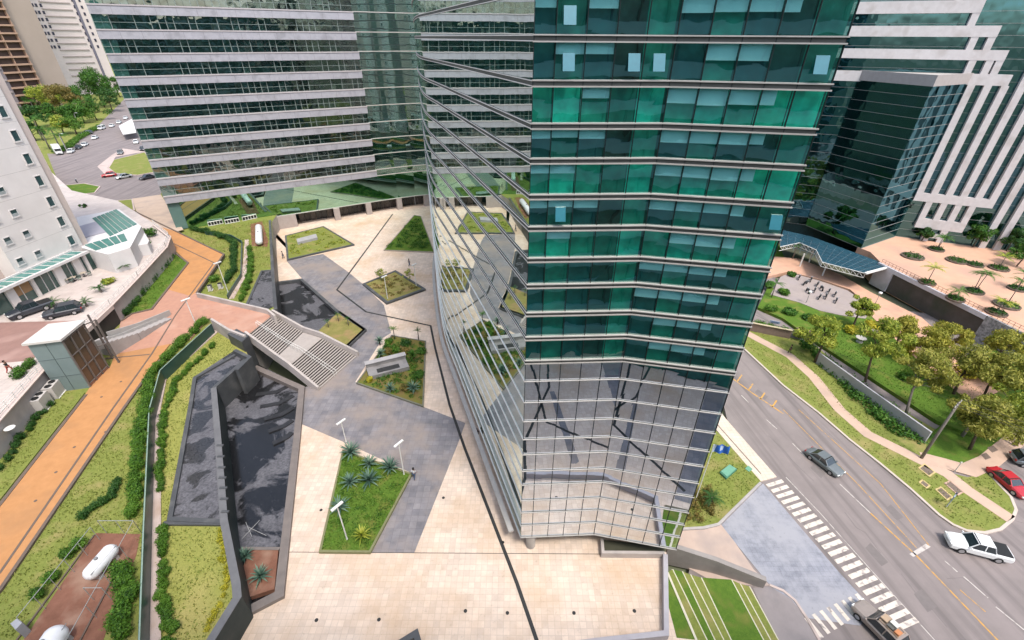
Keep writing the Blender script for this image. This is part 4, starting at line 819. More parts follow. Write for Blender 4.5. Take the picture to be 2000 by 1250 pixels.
# ================================================================ vegetation
LG=leafmat('leaf_green',[(.012,.045,.008),(.03,.10,.012),(.07,.17,.02),(.12,.22,.04)])
LD=leafmat('leaf_deep',[(.008,.03,.008),(.02,.07,.014),(.045,.12,.02),(.08,.16,.03)])
LH=leafmat('leaf_hedge',[(.02,.055,.008),(.05,.13,.014),(.10,.21,.02),(.16,.28,.04)])
LO=leafmat('leaf_olive',[(.035,.065,.01),(.19,.26,.03),(.40,.43,.06),(.58,.56,.13)],.5,.35)
LB_=leafmat('leaf_brown',[(.04,.06,.012),(.21,.23,.035),(.40,.38,.075),(.58,.52,.16)],.5,.35)
LYO=leafmat('leaf_yellow_olive',[(.09,.12,.012),(.22,.23,.03),(.36,.33,.045),(.48,.42,.08)])
LY=leafmat('leaf_yellow',[(.14,.17,.012),(.34,.33,.025),(.52,.45,.04),(.6,.54,.08)])
LA=leafmat('leaf_agave',[(.03,.075,.055),(.07,.14,.10),(.14,.23,.17),(.24,.33,.22)])
LR=leafmat('leaf_rust',[(.045,.06,.015),(.14,.12,.03),(.24,.17,.045),(.12,.15,.03)])
BARK=pm('bark',(.12,.09,.065),(.07,.052,.04),6,.95,.1,bump=.6,bscale=18)
BARKG=pm('bark_grey',(.22,.195,.17),(.14,.12,.105),6,.95,.1,bump=.6,bscale=18)
def leaves(cent,rad,n,size,rng,asp=1.6,droop=0.,shell=.55,up=.3):
    "n leaf faces spread through ellipsoids; returns verts, faces"
    cent=np.array(cent,float); rad=np.array(rad,float)
    if rad.ndim==1: rad=np.repeat(rad[:,None],3,1)
    vol=rad.prod(1)**(2/3); idx=rng.choice(len(cent),n,p=vol/vol.sum())
    d=rng.normal(size=(n,3)); d/=np.linalg.norm(d,axis=1)[:,None]
    r=shell+(1-shell)*rng.random(n)**.6; r*=1+.12*rng.normal(size=n)
    p=cent[idx]+d*rad[idx]*r[:,None]
    nrm=d+np.array([0,0,up])+rng.normal(size=(n,3))*.55; nrm/=np.linalg.norm(nrm,axis=1)[:,None]
    t=np.cross(nrm,rng.normal(size=(n,3))); t/=np.linalg.norm(t,axis=1)[:,None]
    if droop: t=t*(1-droop)+d*np.array([1,1,0])*droop*.5+np.array([0,0,-1.])*droop; t/=np.linalg.norm(t,axis=1)[:,None]
    b=np.cross(nrm,t); b/=np.linalg.norm(b,axis=1)[:,None]+1e-9
    s=size*(.6+.8*rng.random(n)); t*= (s*asp/2)[:,None]; b*=(s/2)[:,None]
    V=np.stack([p-t,p+b*.9,p+t,p-b*.9],1).reshape(-1,3)
    return V.tolist(),[(4*i,4*i+1,4*i+2,4*i+3) for i in range(n)]
def mesh_np(name,V,Fc,mt):
    me=bpy.data.meshes.new(name); me.from_pydata(V,[],Fc); me.materials.append(mt); me.update(); return me
def tree(name,label,x,y,z,h,cr,mt,n=2600,size=.34,bark=BARK,tr=.16,lean=(0,0),group=None,style='round',seed=0,cbase=.42,trunks=1,asp=1.6,droop=0.):
    rng=np.random.default_rng(seed+int(abs(x*13+y*7))); T=thing(name,label,'tree',(x,y,z),group,world=False)
    tk=MB(); cent=[];rad=[]
    for q in range(trunks):
        a=rng.random()*6.28; sp=0 if trunks==1 else .18*h
        top=Vector((lean[0]+math.cos(a)*sp,lean[1]+math.sin(a)*sp,h*.72)); base=Vector((math.cos(a)*.12*(trunks>1),math.sin(a)*.12*(trunks>1),-.15))
        mid=base.lerp(top,.5)+Vector((rng.normal()*.03*h,rng.normal()*.03*h,0)); tk.tube([base,base.lerp(mid,.5),mid,mid.lerp(top,.55),top],[tr*1.25,tr,tr*.8,tr*.55,tr*.25],8)
        nb=max(4,int(13/trunks)) if style!='column' else 6
        for i in range(nb):
            f=cbase+(1-cbase)*(i+.5)/nb; st=base.lerp(top,min(f,.95)) if f<.5 else mid.lerp(top,(f-.5)*2*.9)
            an=i*2.4+rng.random(); rr=cr*(.3+.75*rng.random())*(1.05-.5*abs(f-.6)); e=Vector((top.x*f+math.cos(an)*rr,top.y*f+math.sin(an)*rr,h*(f*.82+.06)+rng.normal()*.04*h))
            tk.tube([st,st.lerp(e,.5)+Vector((0,0,.04*h)),e],[tr*.45,tr*.28,tr*.1],5)
            cent.append(tuple(e)); k=cr*(.15+.24*rng.random()); rad.append((k*1.1,k*1.1,k*.8))
        cent.append((top.x,top.y,h*.88)); k=cr*.42; rad.append((k,k,k*.8))
    obj('trunk',tk,bark,T,smooth=True)
    V,Fc=leaves(cent,rad,n,size,rng,asp,droop)
    o=bpy.data.objects.new('crown',mesh_np('crown',V,Fc,mt)); COL.objects.link(o); o.parent=T; return T
def palm_mesh(nf=14,L=2.2,drp=.9,rng=None,lw=.34,nl=12,up=.55):
    rng=rng or np.random.default_rng(1); V=[];Fc=[]
    for i in range(nf):
        a=6.283*i/nf+rng.normal()*.15; el=up+rng.normal()*.22; pts=[];p=np.zeros(3); l=L*(.8+.35*rng.random())
        for j in range(nl+1):
            e=el-drp*1.3*(j/nl)**1.2; pts.append(p.copy()); p=p+np.array([math.cos(a)*math.cos(e),math.sin(a)*math.cos(e),math.sin(e)])*l/nl
        sd=np.array([-math.sin(a),math.cos(a),0])
        for j in range(1,nl):
            w_=lw*math.sin(math.pi*(j/nl)**.75)*l/2+.03; t=pts[j+1]-pts[j]
            for sgn in(-1,1):
                k=len(V); tip=pts[j]+sd*sgn*w_+t*1.1+np.array([0,0,-.25*w_]); V+= [tuple(pts[j]-t*.3),tuple(tip),tuple(pts[j]+t*.55)]; Fc.append((k,k+1,k+2))
    return V,Fc
def palm(name,label,x,y,z,h,L,mt,cat='palm',nf=14,group=None,seed=1,tr=.1,drp=.9,up=.6,trunks=1):
    rng=np.random.default_rng(seed); T=thing(name,label,cat,(x,y,z),group,world=False); m=MB(); V=[];Fc=[]
    for q in range(trunks):
        a=rng.random()*6.28; o=np.array([math.cos(a),math.sin(a),0])*(.35*(trunks>1)); hh=h*(1-.2*rng.random()*(trunks>1))
        m.tube([(o[0]*.5,o[1]*.5,-.1),(o[0]*.8,o[1]*.8,hh*.5),(o[0]*1.3,o[1]*1.3,hh)],[tr*1.3,tr,tr*.8],7)
        v,f=palm_mesh(nf,L,drp,rng,up=up); k=len(V); V+=[(a_+o[0]*1.3,b_+o[1]*1.3,c_+hh) for a_,b_,c_ in v]; Fc+=[tuple(i+k for i in t) for t in f]
    obj('trunk',m,BARKG,T,smooth=True); c=bpy.data.objects.new('fronds',mesh_np('fronds',V,Fc,mt)); COL.objects.link(c); c.parent=T; return T
def agave(label,x,y,z,r,mt=LA,seed=1,name='agave',group=None,n=34,stem=.25):
    rng=np.random.default_rng(seed); T=thing(name,label,'plant',(x,y,z),group,world=False); V=[];Fc=[]
    for i in range(n):
        a=i*2.4+rng.normal()*.1; e=1.35*(1-(i/n))+.02+rng.normal()*.08; l=r*(.85+.3*rng.random()); w_=r*.075
        sd=np.array([-math.sin(a),math.cos(a),0]); p=np.array([0,0,stem]); pr=None
        for j in range(5):
            f=j/4; ee=(1.45-e)-.75*f*f; ww=w_*(1.1-f*f*1.05); L_=p+sd*ww; R_=p-sd*ww; k=len(V); V+=[tuple(L_),tuple(R_)]
            if j: Fc.append((k-2,k-1,k+1,k))
            p=p+np.array([math.cos(a)*math.cos(ee),math.sin(a)*math.cos(ee),math.sin(ee)])*l/4
    c=bpy.data.objects.new('leaves',mesh_np('leaves',V,Fc,mt)); COL.objects.link(c); c.parent=T
    m=MB(); m.tube([(0,0,-.1),(0,0,stem+.1)],[r*.12,r*.09],7); obj('stem',m,BARK,T); return T
def shrub(name,label,x,y,z,r,h,mt,n=420,size=.13,group=None,seed=0,cat='shrub'):
    rng=np.random.default_rng(seed+int(abs(x*31+y*17))); k=5; cent=[];rad=[]
    for i in range(k):
        a=rng.random()*6.28; q=r*.5*rng.random()**.5; cent.append((math.cos(a)*q,math.sin(a)*q,h*(.42+.2*rng.random()))); rad.append((r*.62,r*.62,h*.45))
    V,Fc=leaves(cent,rad,n,size,rng,1.5,shell=.5)
    V=[(a,b,max(c,.0)) for a,b,c in V]
    o=bpy.data.objects.new(name,mesh_np(name,V,Fc,mt)); COL.objects.link(o); o.location=(x,y,z); return tag(o,label,cat,group)
def row(name,label,px,z,r,h,mt,step,group,n=420,size=.13,jit=.12):
    n=int(n*1.9); size*=.72; r*=1.06; step*=.9
    "separate shrubs planted along a line"
    pts=[Vector(p) for p in P(px,z)]; protos=[]; i=0
    cum=[0]
    for a,b in zip(pts,pts[1:]): cum.append(cum[-1]+(b-a).length)
    s=step/2
    while s<cum[-1]:
        for k in range(len(cum)-1):
            if s<=cum[k+1]: q=pts[k].lerp(pts[k+1],(s-cum[k])/(cum[k+1]-cum[k])); break
        x,y=q.x+random.gauss(0,jit),q.y+random.gauss(0,jit)
        if i<5: o=shrub(name,label,x,y,z,r,h,mt,n,size,group,i); protos.append(o)
        else: o=dup(protos[i%5],(x,y,z),random.random()*6.28)
        k_=random.uniform(.78,1.2); o.scale=(k_,k_,random.uniform(.75,1.2)); i+=1; s+=step*random.uniform(.85,1.2)
# ---- hedges and shrubs left of the tower
row('hedge_shrub','round green shrub in the hedge along the left of the teal fence',[(404,628),(360,668),(296,738),(284,800),(272,900),(264,1000),(258,1022)],ZL,.72,1.15,LH,.95,'hedge along the teal fence',520,.14)
row('hedge_shrub','round green shrub in the row between the pink walk and the upper grey pool',[(423,672),(392,702),(346,748),(323,800),(318,860),(314,965)],LT,.5,.8,LH,.95,'shrub row beside the upper pool',360,.12)
row('hedge_shrub','round green shrub in the row on the yellow lawn near the pink walk',[(319,1034),(321,1100),(322,1170),(332,1240),(334,1275)],LT,.5,.85,LH,.8,'shrub row on the yellow lawn',420,.12)
row('edging_plant','small yellow green plant edging the dark stone divider by the yellow lawn',[(431,1034),(437,1080),(445,1135),(425,1190),(400,1240)],LT,.3,.42,LY,.55,'edging along the stone divider',120,.09)
row('hedge_shrub','leafy green shrub behind the white gas tanks, next to the teal fence',[(248,1105),(246,1140),(243,1180),(240,1225),(238,1262)],ZL,.95,1.25,LH,.95,'shrubs right of the gas tanks',620,.16)
row('hedge_shrub','rounded shrub on the red soil along the left side of the tank enclosure',[(176,1048),(140,1083),(104,1133),(76,1170),(48,1200)],ZL,.72,1.0,LH,1.7,'shrubs left of the gas tanks',480,.14)
row('flower_shrub','low dark shrub in the curved clump on the sloping lawn',[(154,1016),(182,994),(210,980),(228,955),(238,932)],ZL,.52,.75,LD,.62,'curved shrub clump on the lawn',340,.12)
row('hedge_shrub','upright shrub in the hedge at the foot of the terrace wall beside the orange path',[(337,502),(310,535),(280,572),(262,598),(246,618)],ZP,.75,1.3,LD,1.15,'hedge below the terrace wall',460,.15)
row('hedge_shrub','small scruffy shrub on the grass strip at the foot of the wall with condensers',[(100,790),(75,820),(50,850),(25,885),(0,920)],4.45,.5,.8,LD,1.2,'shrubs on the left grass strip',320,.13)
row('hedge_shrub','shrub of the long hedge bending round the back garden lawn',[(372,449),(400,455),(430,462),(458,476),(458,530),(440,558)],3.85,.8,1.2,LD,1.2,'hedge of the back garden',420,.16)
row('hedge_shrub','shrub in the row right of the pink walk in the back garden',[(488,487),(490,510),(489,540),(480,566),(470,590)],3.85,.65,.9,LH,1.2,'shrub row of the back garden',360,.15)
shrub('hedge_shrub','bright lone shrub behind the condenser units in the back garden',*at(420,549,3.9),1.1,1.3,LH,600,.16)
# terrace plants of the hotel
for i,(x,y,l) in enumerate(((170,590,'largest cycad on the hotel terrace, right of the dark parked car'),(135,592,'small cycad on the hotel terrace behind the dark parked car'),(108,590,'leftmost thin cycad on the hotel terrace'),(198,562,'cycad on the hotel terrace at the lower end of the bed by the railing'),(243,520,'low cycad on the hotel terrace beneath the white wing'))):
    palm('cycad',l,*at(x,y+8,ZT),.7,1.5 if i!=1 else 1.1,LD,'palm',16,'cycads on the hotel terrace',i+3,.16,1.0,.7)
for i,(x,y,l) in enumerate(((265,498,'bushy tropical shrub halfway along the terrace railing'),(283,478,'bushy tropical shrub near the far end of the terrace railing'),(296,456,'red tinged shrub at the far corner of the hotel terrace'),(215,548,'low yellow green shrub in the terrace bed by the railing'))):
    shrub('tropical_shrub',l,*at(x,y+5,ZT),1.3 if i<3 else 1.1,1.7 if i<3 else .9,(LD,LG,LG,LO)[i],520,.24)
row('hedge_shrub','light green shrub behind the railing below the hotel driveway',[(24,748),(38,735),(55,718),(70,706)],ZT,.8,1.1,LG,1.3,'shrubs behind the driveway railing',380,.16)
# plaza beds
for i,(x,y,r,l) in enumerate(((686,882,1.5,'large dark agave at the far corner of the bright bed, by the lamp'),(684,941,1.25,'agave at the left edge of the bright bed, second from the far corner'),(722,937,1.5,'dense blue agave in the middle of the bright bed'),(722,905,1.2,'agave behind the dense blue one in the bright bed'),(762,912,1.45,'agave at the right of the bright bed, beneath the right lamp'),(664,990,1.35,'agave under the near left lamp in the bright bed'),(707,1045,1.1,'lone brown centred agave at the near end of the bright bed'))):
    agave(l,*at(x,y+4,.25),r,LA if i!=6 else LO,i+1)
agave('pale agave with yellow lower leaves in the red soil bed, the nearer of two',*at(510,1128,.25),1.15,LA,11); agave('dark blue agave against the stone divider in the red soil bed',*at(480,1090,.25),1.0,LA,12)
for i,(x,y,r,h,l) in enumerate(((745,700,1.1,.9,'agave at the left edge of the bushy bed, nearest the stairs'),(742,672,1.0,.6,'agave at the far left of the bushy bed'),(763,765,1.05,.5,'agave in front of the grey monument'),(808,765,1.2,.6,'agave right of the grey monument, near the tip of the bed'),(806,700,1.1,.5,'agave behind the grey monument at the right edge'))):
    agave(l,*at(x,y,.25),r,LA if i!=4 else LG,20+i,stem=h)
palm('yucca','tall yucca at the far left corner of the bushy bed',*at(771,662,.2),1.9,.95,LG,'plant',13,None,31,.08,.8,.8); palm('yucca','tall yucca at the far right corner of the bushy bed',*at(818,664,.2),1.8,.8,LD,'plant',12,None,32,.08,.8,.8)
for i,(x,y,l) in enumerate(((642,640,'thin young palm nearest the stairs in the small dry bed'),(662,628,'thin young palm at the far side of the small dry bed'),(681,636,'thin young palm at the right of the small dry bed'))): palm('young_palm',l,*at(x,y,.3),1.4,.8,LD,'palm',10,'young palms in the small dry bed',40+i,.06,.9,.6)
for i,(x,y,r,mt,l) in enumerate(((775,685,1.2,LH,'bright bushy shrub in the middle of the bushy bed'),(795,672,1.0,LD,'dark bushy shrub at the far end of the bushy bed'),(790,690,.9,LR,'rust tinged shrub behind the monument'),(820,690,1.1,LG,'green shrub along the right kerb of the bushy bed'),(818,735,1.1,LG,'green shrub beside the right end of the monument'),(757,690,.8,LR,'rusty low shrub at the left of the bushy bed'),(760,672,.8,LH,'small bright shrub near the far left corner of the bushy bed'),(722,745,.6,LY,'small yellowish shrub at the left tip of the bushy bed'),(790,762,.8,LR,'brownish low shrub between the two near agaves'))): shrub('bed_shrub',l,*at(x,y,.2),r,.9,mt,520,.16)
for i,(x,y,l) in enumerate(((745,548,'sparse small tree at the left corner of the diamond bed'),(800,548,'sparse small tree at the right corner of the diamond bed'))): tree('young_tree',l,*at(x,y,.3),2.6,1.2,LO,260,.17,BARKG,.05,seed=i)
rng_=random.Random(3)
def cover(label,px,z,n,mt,r,h,size=.14):
    "low planting that nobody could count"
    poly=P(px,z); xs=[p[0] for p in poly]; ys=[p[1] for p in poly]; c=[];rd=[]
    def inside(x,y):
        k=False
        for i in range(len(poly)):
            x1,y1=poly[i][:2]; x2,y2=poly[i-1][:2]
            if (y1>y)!=(y2>y) and x<(x2-x1)*(y-y1)/(y2-y1)+x1: k=not k
        return k
    while len(c)<n:
        x,y=rng_.uniform(min(xs),max(xs)),rng_.uniform(min(ys),max(ys))
        if inside(x,y): c.append((x,y,z+h*.3)); q=r*rng_.uniform(.6,1.3); rd.append((q,q,h*rng_.uniform(.5,1.2)))
    V,Fc=leaves(c,rd,n*26,size,np.random.default_rng(len(c)),1.6,shell=.3); V=[(a,b,max(d,z)) for a,b,d in V]
    o=bpy.data.objects.new('ground_cover',mesh_np('ground_cover',V,Fc,mt)); COL.objects.link(o); tag(o,label,'ground cover',None,'stuff')
cover('leafy ground cover filling the triangular bed by the tower',[(756,484),(809,428),(820,430),(840,486)],.2,120,LG,.7,.5,.2)
cover('patchy green planting in the pentagonal bed',[(563,462),(628,446),(680,477),(567,500)],.3,60,LO,.6,.35,.18)
cover('dry tufts in the diamond bed',[(718,556),(772,534),(815,563),(758,584)],.35,50,LR,.5,.3,.15)
cover('mixed low planting in the bushy bed',[(765,660),(828,670),(822,785),(705,745)],.22,170,LG,.45,.4,.14)
cover('short tufts and clover in the bright bed',[(673,885),(798,928),(720,1068),(632,1066)],.25,150,LH,.4,.12,.10)
cover('dark leafy ground cover along the foot of the garden wall',[(1578,680),(1604,694),(1700,768),(1818,852),(1800,866),(1740,846),(1668,785),(1632,742),(1600,712)],ZV,330,LG,.6,.9,.2)
cover('bright leafy bed below the brown sign wall',[(1472,627),(1530,640),(1548,655),(1500,650),(1470,645)],ZV,110,LH,.5,.6,.17)
cover('rust coloured tall grass clump beside the tower foot',[(1345,965),(1385,950),(1398,1000),(1380,1018),(1338,1018)],ZV,110,LR,.35,.7,.13)
palm('cycad','small dark palm on the lawn beside the tower foot',*at(1386,985,ZV),1.2,1.5,LD,'palm',14,None,71,.1,1.0,.6)
# ---- right garden trees
TR=[ # base px, height, crown r, leaf, label
 (1592,705,8.0,2.4,LO,'olive tree leaning over the left end of the grey garden wall',(.3,1.2)),
 (1690,745,10.5,2.7,LO,'tall olive tree with a dark leaning trunk in the middle of the garden wall',(1.2,2.2)),
 (1770,808,9.5,2.6,LB_,'brownish tree with bare grey limbs near the right end of the garden wall',(1,2)),
 (1665,640,6.0,1.9,LO,'tree rising over the bright yellow bush',(.5,.5)),
 (1745,690,6.5,2.5,LYO,'tree in the lawn to the right of the bare stone urn',(.5,1)),
 (1800,720,7.0,2.6,LYO,'yellow olive tree at the middle right of the garden',(.5,.6)),
 (1862,770,8.5,2.7,LB_,'drooping brown tree right of the power pole top',(.4,.6)),
 (1915,790,9.0,3.0,LB_,'large drooping tree at the right edge of the garden',(.3,.4)),
 (1965,815,9.5,3.2,LB_,'rightmost drooping tree, cut off by the edge of the view',(0,.4)),
 (1880,850,6.0,2.5,LB_,'low dead brown tree behind the power pole',(.3,.2)),
 (1945,850,6.5,3.0,LO,'low drooping tree above the parked dark car',(.3,.2)),
 (1830,690,5.5,2.3,LYO,'tree at the foot of the dark wall opening',(.3,.2)),
 (1895,876,8.0,2.6,LB_,'drooping olive tree between the power pole and the parked red car',(.2,.3)),
 (1985,868,8.5,3.0,LO,'large olive tree at the right edge just above the parked dark car',(.2,.3)),
 (2005,780,9.0,3.0,LB_,'tall brown tree at the right edge, behind the others',(0,.3)),
 (1935,715,6.5,2.6,LYO,'yellow green tree against the patterned grey wall',(.2,.3))]
for i,(x,y,h,cr,mt,l,ln_) in enumerate(TR):
    tree('garden_tree',l,*at(x,y,-2.5),h,cr*1.18,mt,5600,.15,BARKG if i in(2,9) else BARK,.17,ln_,'trees of the right garden',seed=i*3,cbase=.5,asp=2.6,droop=.4)
for i,(x,y,r,h,mt,l) in enumerate(((1660,648,1.5,1.3,LY,'bright yellow bush, left half of the yellow pair'),(1705,642,1.6,1.4,LY,'bright yellow bush, right half of the yellow pair'),(1765,690,1.8,2.2,LY,'tall yellow green palm clump behind the olive trees'),(1835,745,2.0,2.4,LY,'yellow palm clump below the dark wall opening'),(1880,735,2.0,2.4,LY,'yellow palm clump near the foot of the patterned wall'),(1930,745,2.0,2.6,LY,'yellow palm clump at the right of the garden'),(1560,655,1.6,1.8,LO,'rounded olive bush beside the brown sign wall'),(1575,680,1.5,1.7,LG,'green bush at the left end of the grey garden wall'),(1505,605,1.3,.9,LH,'light green shrub left of the motorcycle pad'),(1540,612,1.4,1.0,LG,'dark green shrub in front of the motorcycle pad'),(1575,622,1.2,.9,LG,'green shrub below the lamp by the motorcycle pad'),(1600,635,1.2,.9,LD,'low dark shrub at the end of the motorcycle pad'),(1500,560,1.3,1.3,LG,'shrub close to the tower edge, left of the pad'),(1530,575,1.3,1.2,LH,'yellowish shrub at the left of the motorcycle pad'),(1770,740,1.4,.9,LH,'bright green lawn shrub behind the garden wall'),(1545,540,1.2,1.0,LG,'shrub at the far corner of the motorcycle pad'))):
    shrub('garden_shrub',l,*at(x,y,-2.45),r,h,mt,800,.24)
palm('broad_palm','leafy palm beside the tower edge under the dark canopy',*at(1548,505,-2.4),3.4,2.2,LG,'palm',14,None,81,.1,.9,.6); palm('broad_palm','slender leaning palm left of the motorcycle pad',*at(1507,580,-2.4),3.2,1.9,LG,'palm',12,None,82,.09,.9,.5)
# ---- upper terrace beds with small palms
TB=[(1782,502,2.2,'dark bed at the far left of the salmon terrace',0),(1868,510,2.0,'dark bed at the far middle of the salmon terrace',0),(1903,518,1.6,'small dark bed next to the far middle one',0),(1810,553,1.5,'kerbed bed with a palm at the near edge of the terrace',3.2),(1902,570,1.6,'oval green bed with two slender palms',4.2),(1865,585,1.5,'bed with a short bushy palm near the terrace edge',1.6),(1945,612,1.6,'bed at the near right of the terrace',2.2),(1965,597,2.0,'bed with a tall slender palm at the right of the terrace',5.0),(1828,488,1.6,'bed with leaning bright palms at the far left',3.4),(1950,525,1.8,'bed with a yellow palm at the far right',2.6),(1985,565,1.5,'bed with a yellow green palm at the right edge',3.2)]
bd=None
for i,(x,y,r,l,ph) in enumerate(TB):
    c=at(x,y,2.0); T=thing('terrace_bed',l,'planting bed',c,'round beds on the salmon terrace',world=False)
    m=MB(); m.lathe([(r,0),(r,.3),(r-.2,.3),(r-.22,.2),(0,.26)],(0,0,0),16); obj('kerb',m,KERB,T)
    V,Fc=leaves([(math.cos(a)*r*.45,math.sin(a)*r*.45,.4) for a in (0,1.2,2.5,3.7,5)],[(r*.5,r*.5,.45)]*5,340,.22,np.random.default_rng(i),1.5,shell=.4); V=[(a,b,max(d,.2)) for a,b,d in V]
    o=bpy.data.objects.new('foliage',mesh_np('foliage',V,Fc,LD if i%2==0 else LG)); COL.objects.link(o); o.parent=T
    if ph: palm('terrace_palm','palm growing from the '+l.replace('bed with ','bed that has ') if False else ('palm rising from the '+l)[:90],c[0],c[1],2.2,ph*.95,2.2,LG if i%3 else LO,'palm',14,'palms on the salmon terrace',90+i,.07,.9,.5,trunks=2 if i in(4,8) else 1)
for i,(x,y,r) in enumerate(((1930,470,2.6),(1965,490,2.8),(1900,482,2.4),(1995,505,2.6),(1800,470,1.8),(1880,455,2.4),(1945,450,2.6),(1985,470,2.6),(1985,520,2.2))):
    tree('terrace_tree',('dark feathery tree at the back of the terrace, left of the group','dark tree in the middle of the group at the back of the terrace','lighter green tree in front of the white piers','dark tree at the right edge behind the terrace','small dark tree beside the lowest white pier','tree close to the ribs, farthest left of the terrace group','tree at the rear middle of the terrace group','tree at the rear right of the terrace group','lower tree at the front right of the terrace group')[i],*at(x,y,2),3.2 if i==4 else 5.2,r,(LD,LD,LG,LD,LD,LG,LD,LO,LG)[i],2200,.26,BARK,.12,group='trees behind the terrace',seed=60+i)
# ---- far left trees
FT=[(205,210,18,9,LG,'largest dark green tree, beside the corner of the banded block',3600,.7),(140,228,13,7,LR,'rusty orange tree in front of the tan slab tower',2600,.62),(105,222,12,6.5,LO,'olive tree between the palms and the rusty tree',2200,.6),(60,205,11,5,LG,'green tree at the foot of the brown balcony tower',1600,.6),(165,240,8,5.5,LH,'light green tree along the far row of parked cars',1500,.5),(190,235,9,5,LG,'green tree behind the far parked white cars',1500,.5),(235,190,11,5,LG,'far green tree at the bend of the road',1500,.6),(150,262,6,4.5,LH,'low bright tree above the parked grey car',1200,.45)]
for i,(x,y,h,cr,mt,l,n,s) in enumerate(FT): tree('street_tree',l,*at(x,y,ZL),h*1.2,cr*1.15,mt if i!=1 else LR,int(n*1.8),s*.72,BARK,.3,group='trees along the far road',seed=i*5,trunks=1)
for i,(x,y,h,l) in enumerate(((98,292,7.5,'tall palm nearest the hotel wall'),(118,290,7,'second palm from the hotel wall, above the white truck'),(85,275,8,'palm at the back of the roadside group'),(132,296,5.5,'short palm beside the grey parked car'),(75,230,8,'palm at the foot of the grey tower'))): palm('roadside_palm',l,*at(x,y,ZL),h,4.2,LG,'palm',17,'palms beside the far road',120+i,.22,.9,.5)
row('hedge_shrub','low green bush along the kerb of the far road',[(112,300),(135,290),(150,275),(180,258),(200,248)],ZL,1.6,1.6,LH,2.6,'bushes along the far kerb',300,.34)
tree('conifer','dark upright shrub at the back corner of the hotel canopy',*at(177,425,ZP),3.6,1.0,LD,700,.2,BARK,.08,seed=5,cbase=.15)

for i,(x,y,h,cr,mt,l) in enumerate(((110,245,8,4.5,LG,'leafy tree between the roadside palms and the olive tree'),(75,250,8,4.5,LD,'dark tree behind the roadside palms'),(125,262,6,4,LO,'olive green tree just behind the parked grey car'),(220,218,10,5.5,LD,'dark tree at the right of the far group, by the banded block'),(165,222,11,6,LG,'green tree between the rusty tree and the largest tree'),(85,215,10,5,LD,'dark tree below the brown balcony tower'),(185,205,12,6,LD,'dark tree behind the largest green tree'),(70,275,6,3.5,LG,'green tree closest to the hotel wall'),(120,215,9,5,LO,'olive tree beneath the tan slab tower'),(150,243,7,4,LG,'small green tree in front of the rusty one'))):
    tree('street_tree',l,*at(x,y,ZL),h*1.25,cr*1.2,mt,2600,.42,BARK,.28,group='trees along the far road',seed=300+i)

# ---- blades of the lawns: grass nobody could count
GB=leafmat('grass_blade',[(.14,.18,.03),(.20,.24,.05),(.26,.28,.07),(.30,.31,.09)],.8,.2); GBG=leafmat('grass_blade_lush',[(.035,.09,.012),(.08,.15,.02),(.13,.21,.03),(.20,.25,.05)],.8,.2)
def inpoly(px,poly):
    x,y=px[:,0],px[:,1]; k=np.zeros(len(px),bool); n=len(poly)
    for i in range(n):
        x1,y1=poly[i]; x2,y2=poly[i-1]; c=((y1>y)!=(y2>y)); k^=c&(x<(x2-x1)*(y-y1)/((y2-y1)+1e-12)+x1)
    return k
def grass(label,px,z,dens,mt,h=.16,excl=()):
    rng=np.random.default_rng(5); poly=[p[:2] for p in P(px,z)]; a=np.array(poly); lo,hi=a.min(0),a.max(0); n=int((hi-lo).prod()*dens)
    q=lo+(hi-lo)*rng.random((n,2)); q=q[inpoly(q,poly)]
    for e in excl: q=q[~inpoly(q,[p[:2] for p in P(e,z)])]
    # patchy: thinner where a slow random field is low
    f=np.sin(q[:,0]*.9+np.sin(q[:,1]*.7)*2)+np.sin(q[:,1]*1.3+np.cos(q[:,0]*.6)*2); q=q[rng.random(len(q))<.75+.15*f]
    n=len(q); an=rng.random(n)*6.283; w=.05+.05*rng.random(n); hh=h*(.5+rng.random(n)); dx,dy=np.cos(an)*w,np.sin(an)*w; tx,ty=rng.normal(size=n)*.08,rng.normal(size=n)*.08
    V=np.stack([np.stack([q[:,0]-dx,q[:,1]-dy,np.full(n,z)],1),np.stack([q[:,0]+dx,q[:,1]+dy,np.full(n,z)],1),np.stack([q[:,0]+tx,q[:,1]+ty,z+hh],1)],1).reshape(-1,3)
    o=bpy.data.objects.new('grass',mesh_np('grass',V.tolist(),[(3*i,3*i+1,3*i+2) for i in range(n)],mt)); COL.objects.link(o); tag(o,label,'grass',None,'stuff')
grass('short yellow green grass of the sloping lawn left of the teal fence',[(0,1160),(238,806),(300,720),(405,630),(312,722),(290,800),(272,1260),(266,1050),(188,1038),(20,1250),(0,1250)],ZL,26,GB)
grass('dry grass of the lawn between the pink walk and the stone divider',[(310,800),(322,738),(428,652),(462,684),(380,738),(372,795),(331,1013),(318,1030),(437,1030),(458,1140),(458,1165),(390,1260),(306,1260)],LT,26,GB)
grass('bright grass of the bed with agaves and lamps',[(672,884),(800,927),(720,1074),(628,1073)],.25,45,GBG,.14)
grass('grass of the strip left of the orange path',[(0,905),(122,766),(160,770),(0,968)],4.5,24,GB)
grass('grass of the strip below the hotel terrace wall',[(336,494),(362,513),(294,600),(240,620)],4.6,20,GBG)
grass('grass of the lawn beside the tower foot',[(1404,850),(1482,938),(1400,1018),(1340,1028),(1374,880)],ZV+.02,26,GB)
grass('grass of the verge across the road',[(1460,676),(1530,742),(1600,798),(1660,850),(1780,948),(1862,1018),(1925,1034),(1978,996),(1930,928),(1890,936),(1850,926),(1800,898),(1740,850),(1640,745),(1560,685),(1480,645)],ZV,16,GB,excl=[[(1440,634),(1480,655),(1543,688),(1590,730),(1640,793),(1695,841),(1760,873),(1800,893),(1850,917),(1890,949),(1985,1010),(1965,1020),(1885,966),(1845,934),(1795,908),(1755,888),(1690,856),(1635,808),(1585,745),(1538,703),(1475,670)]])
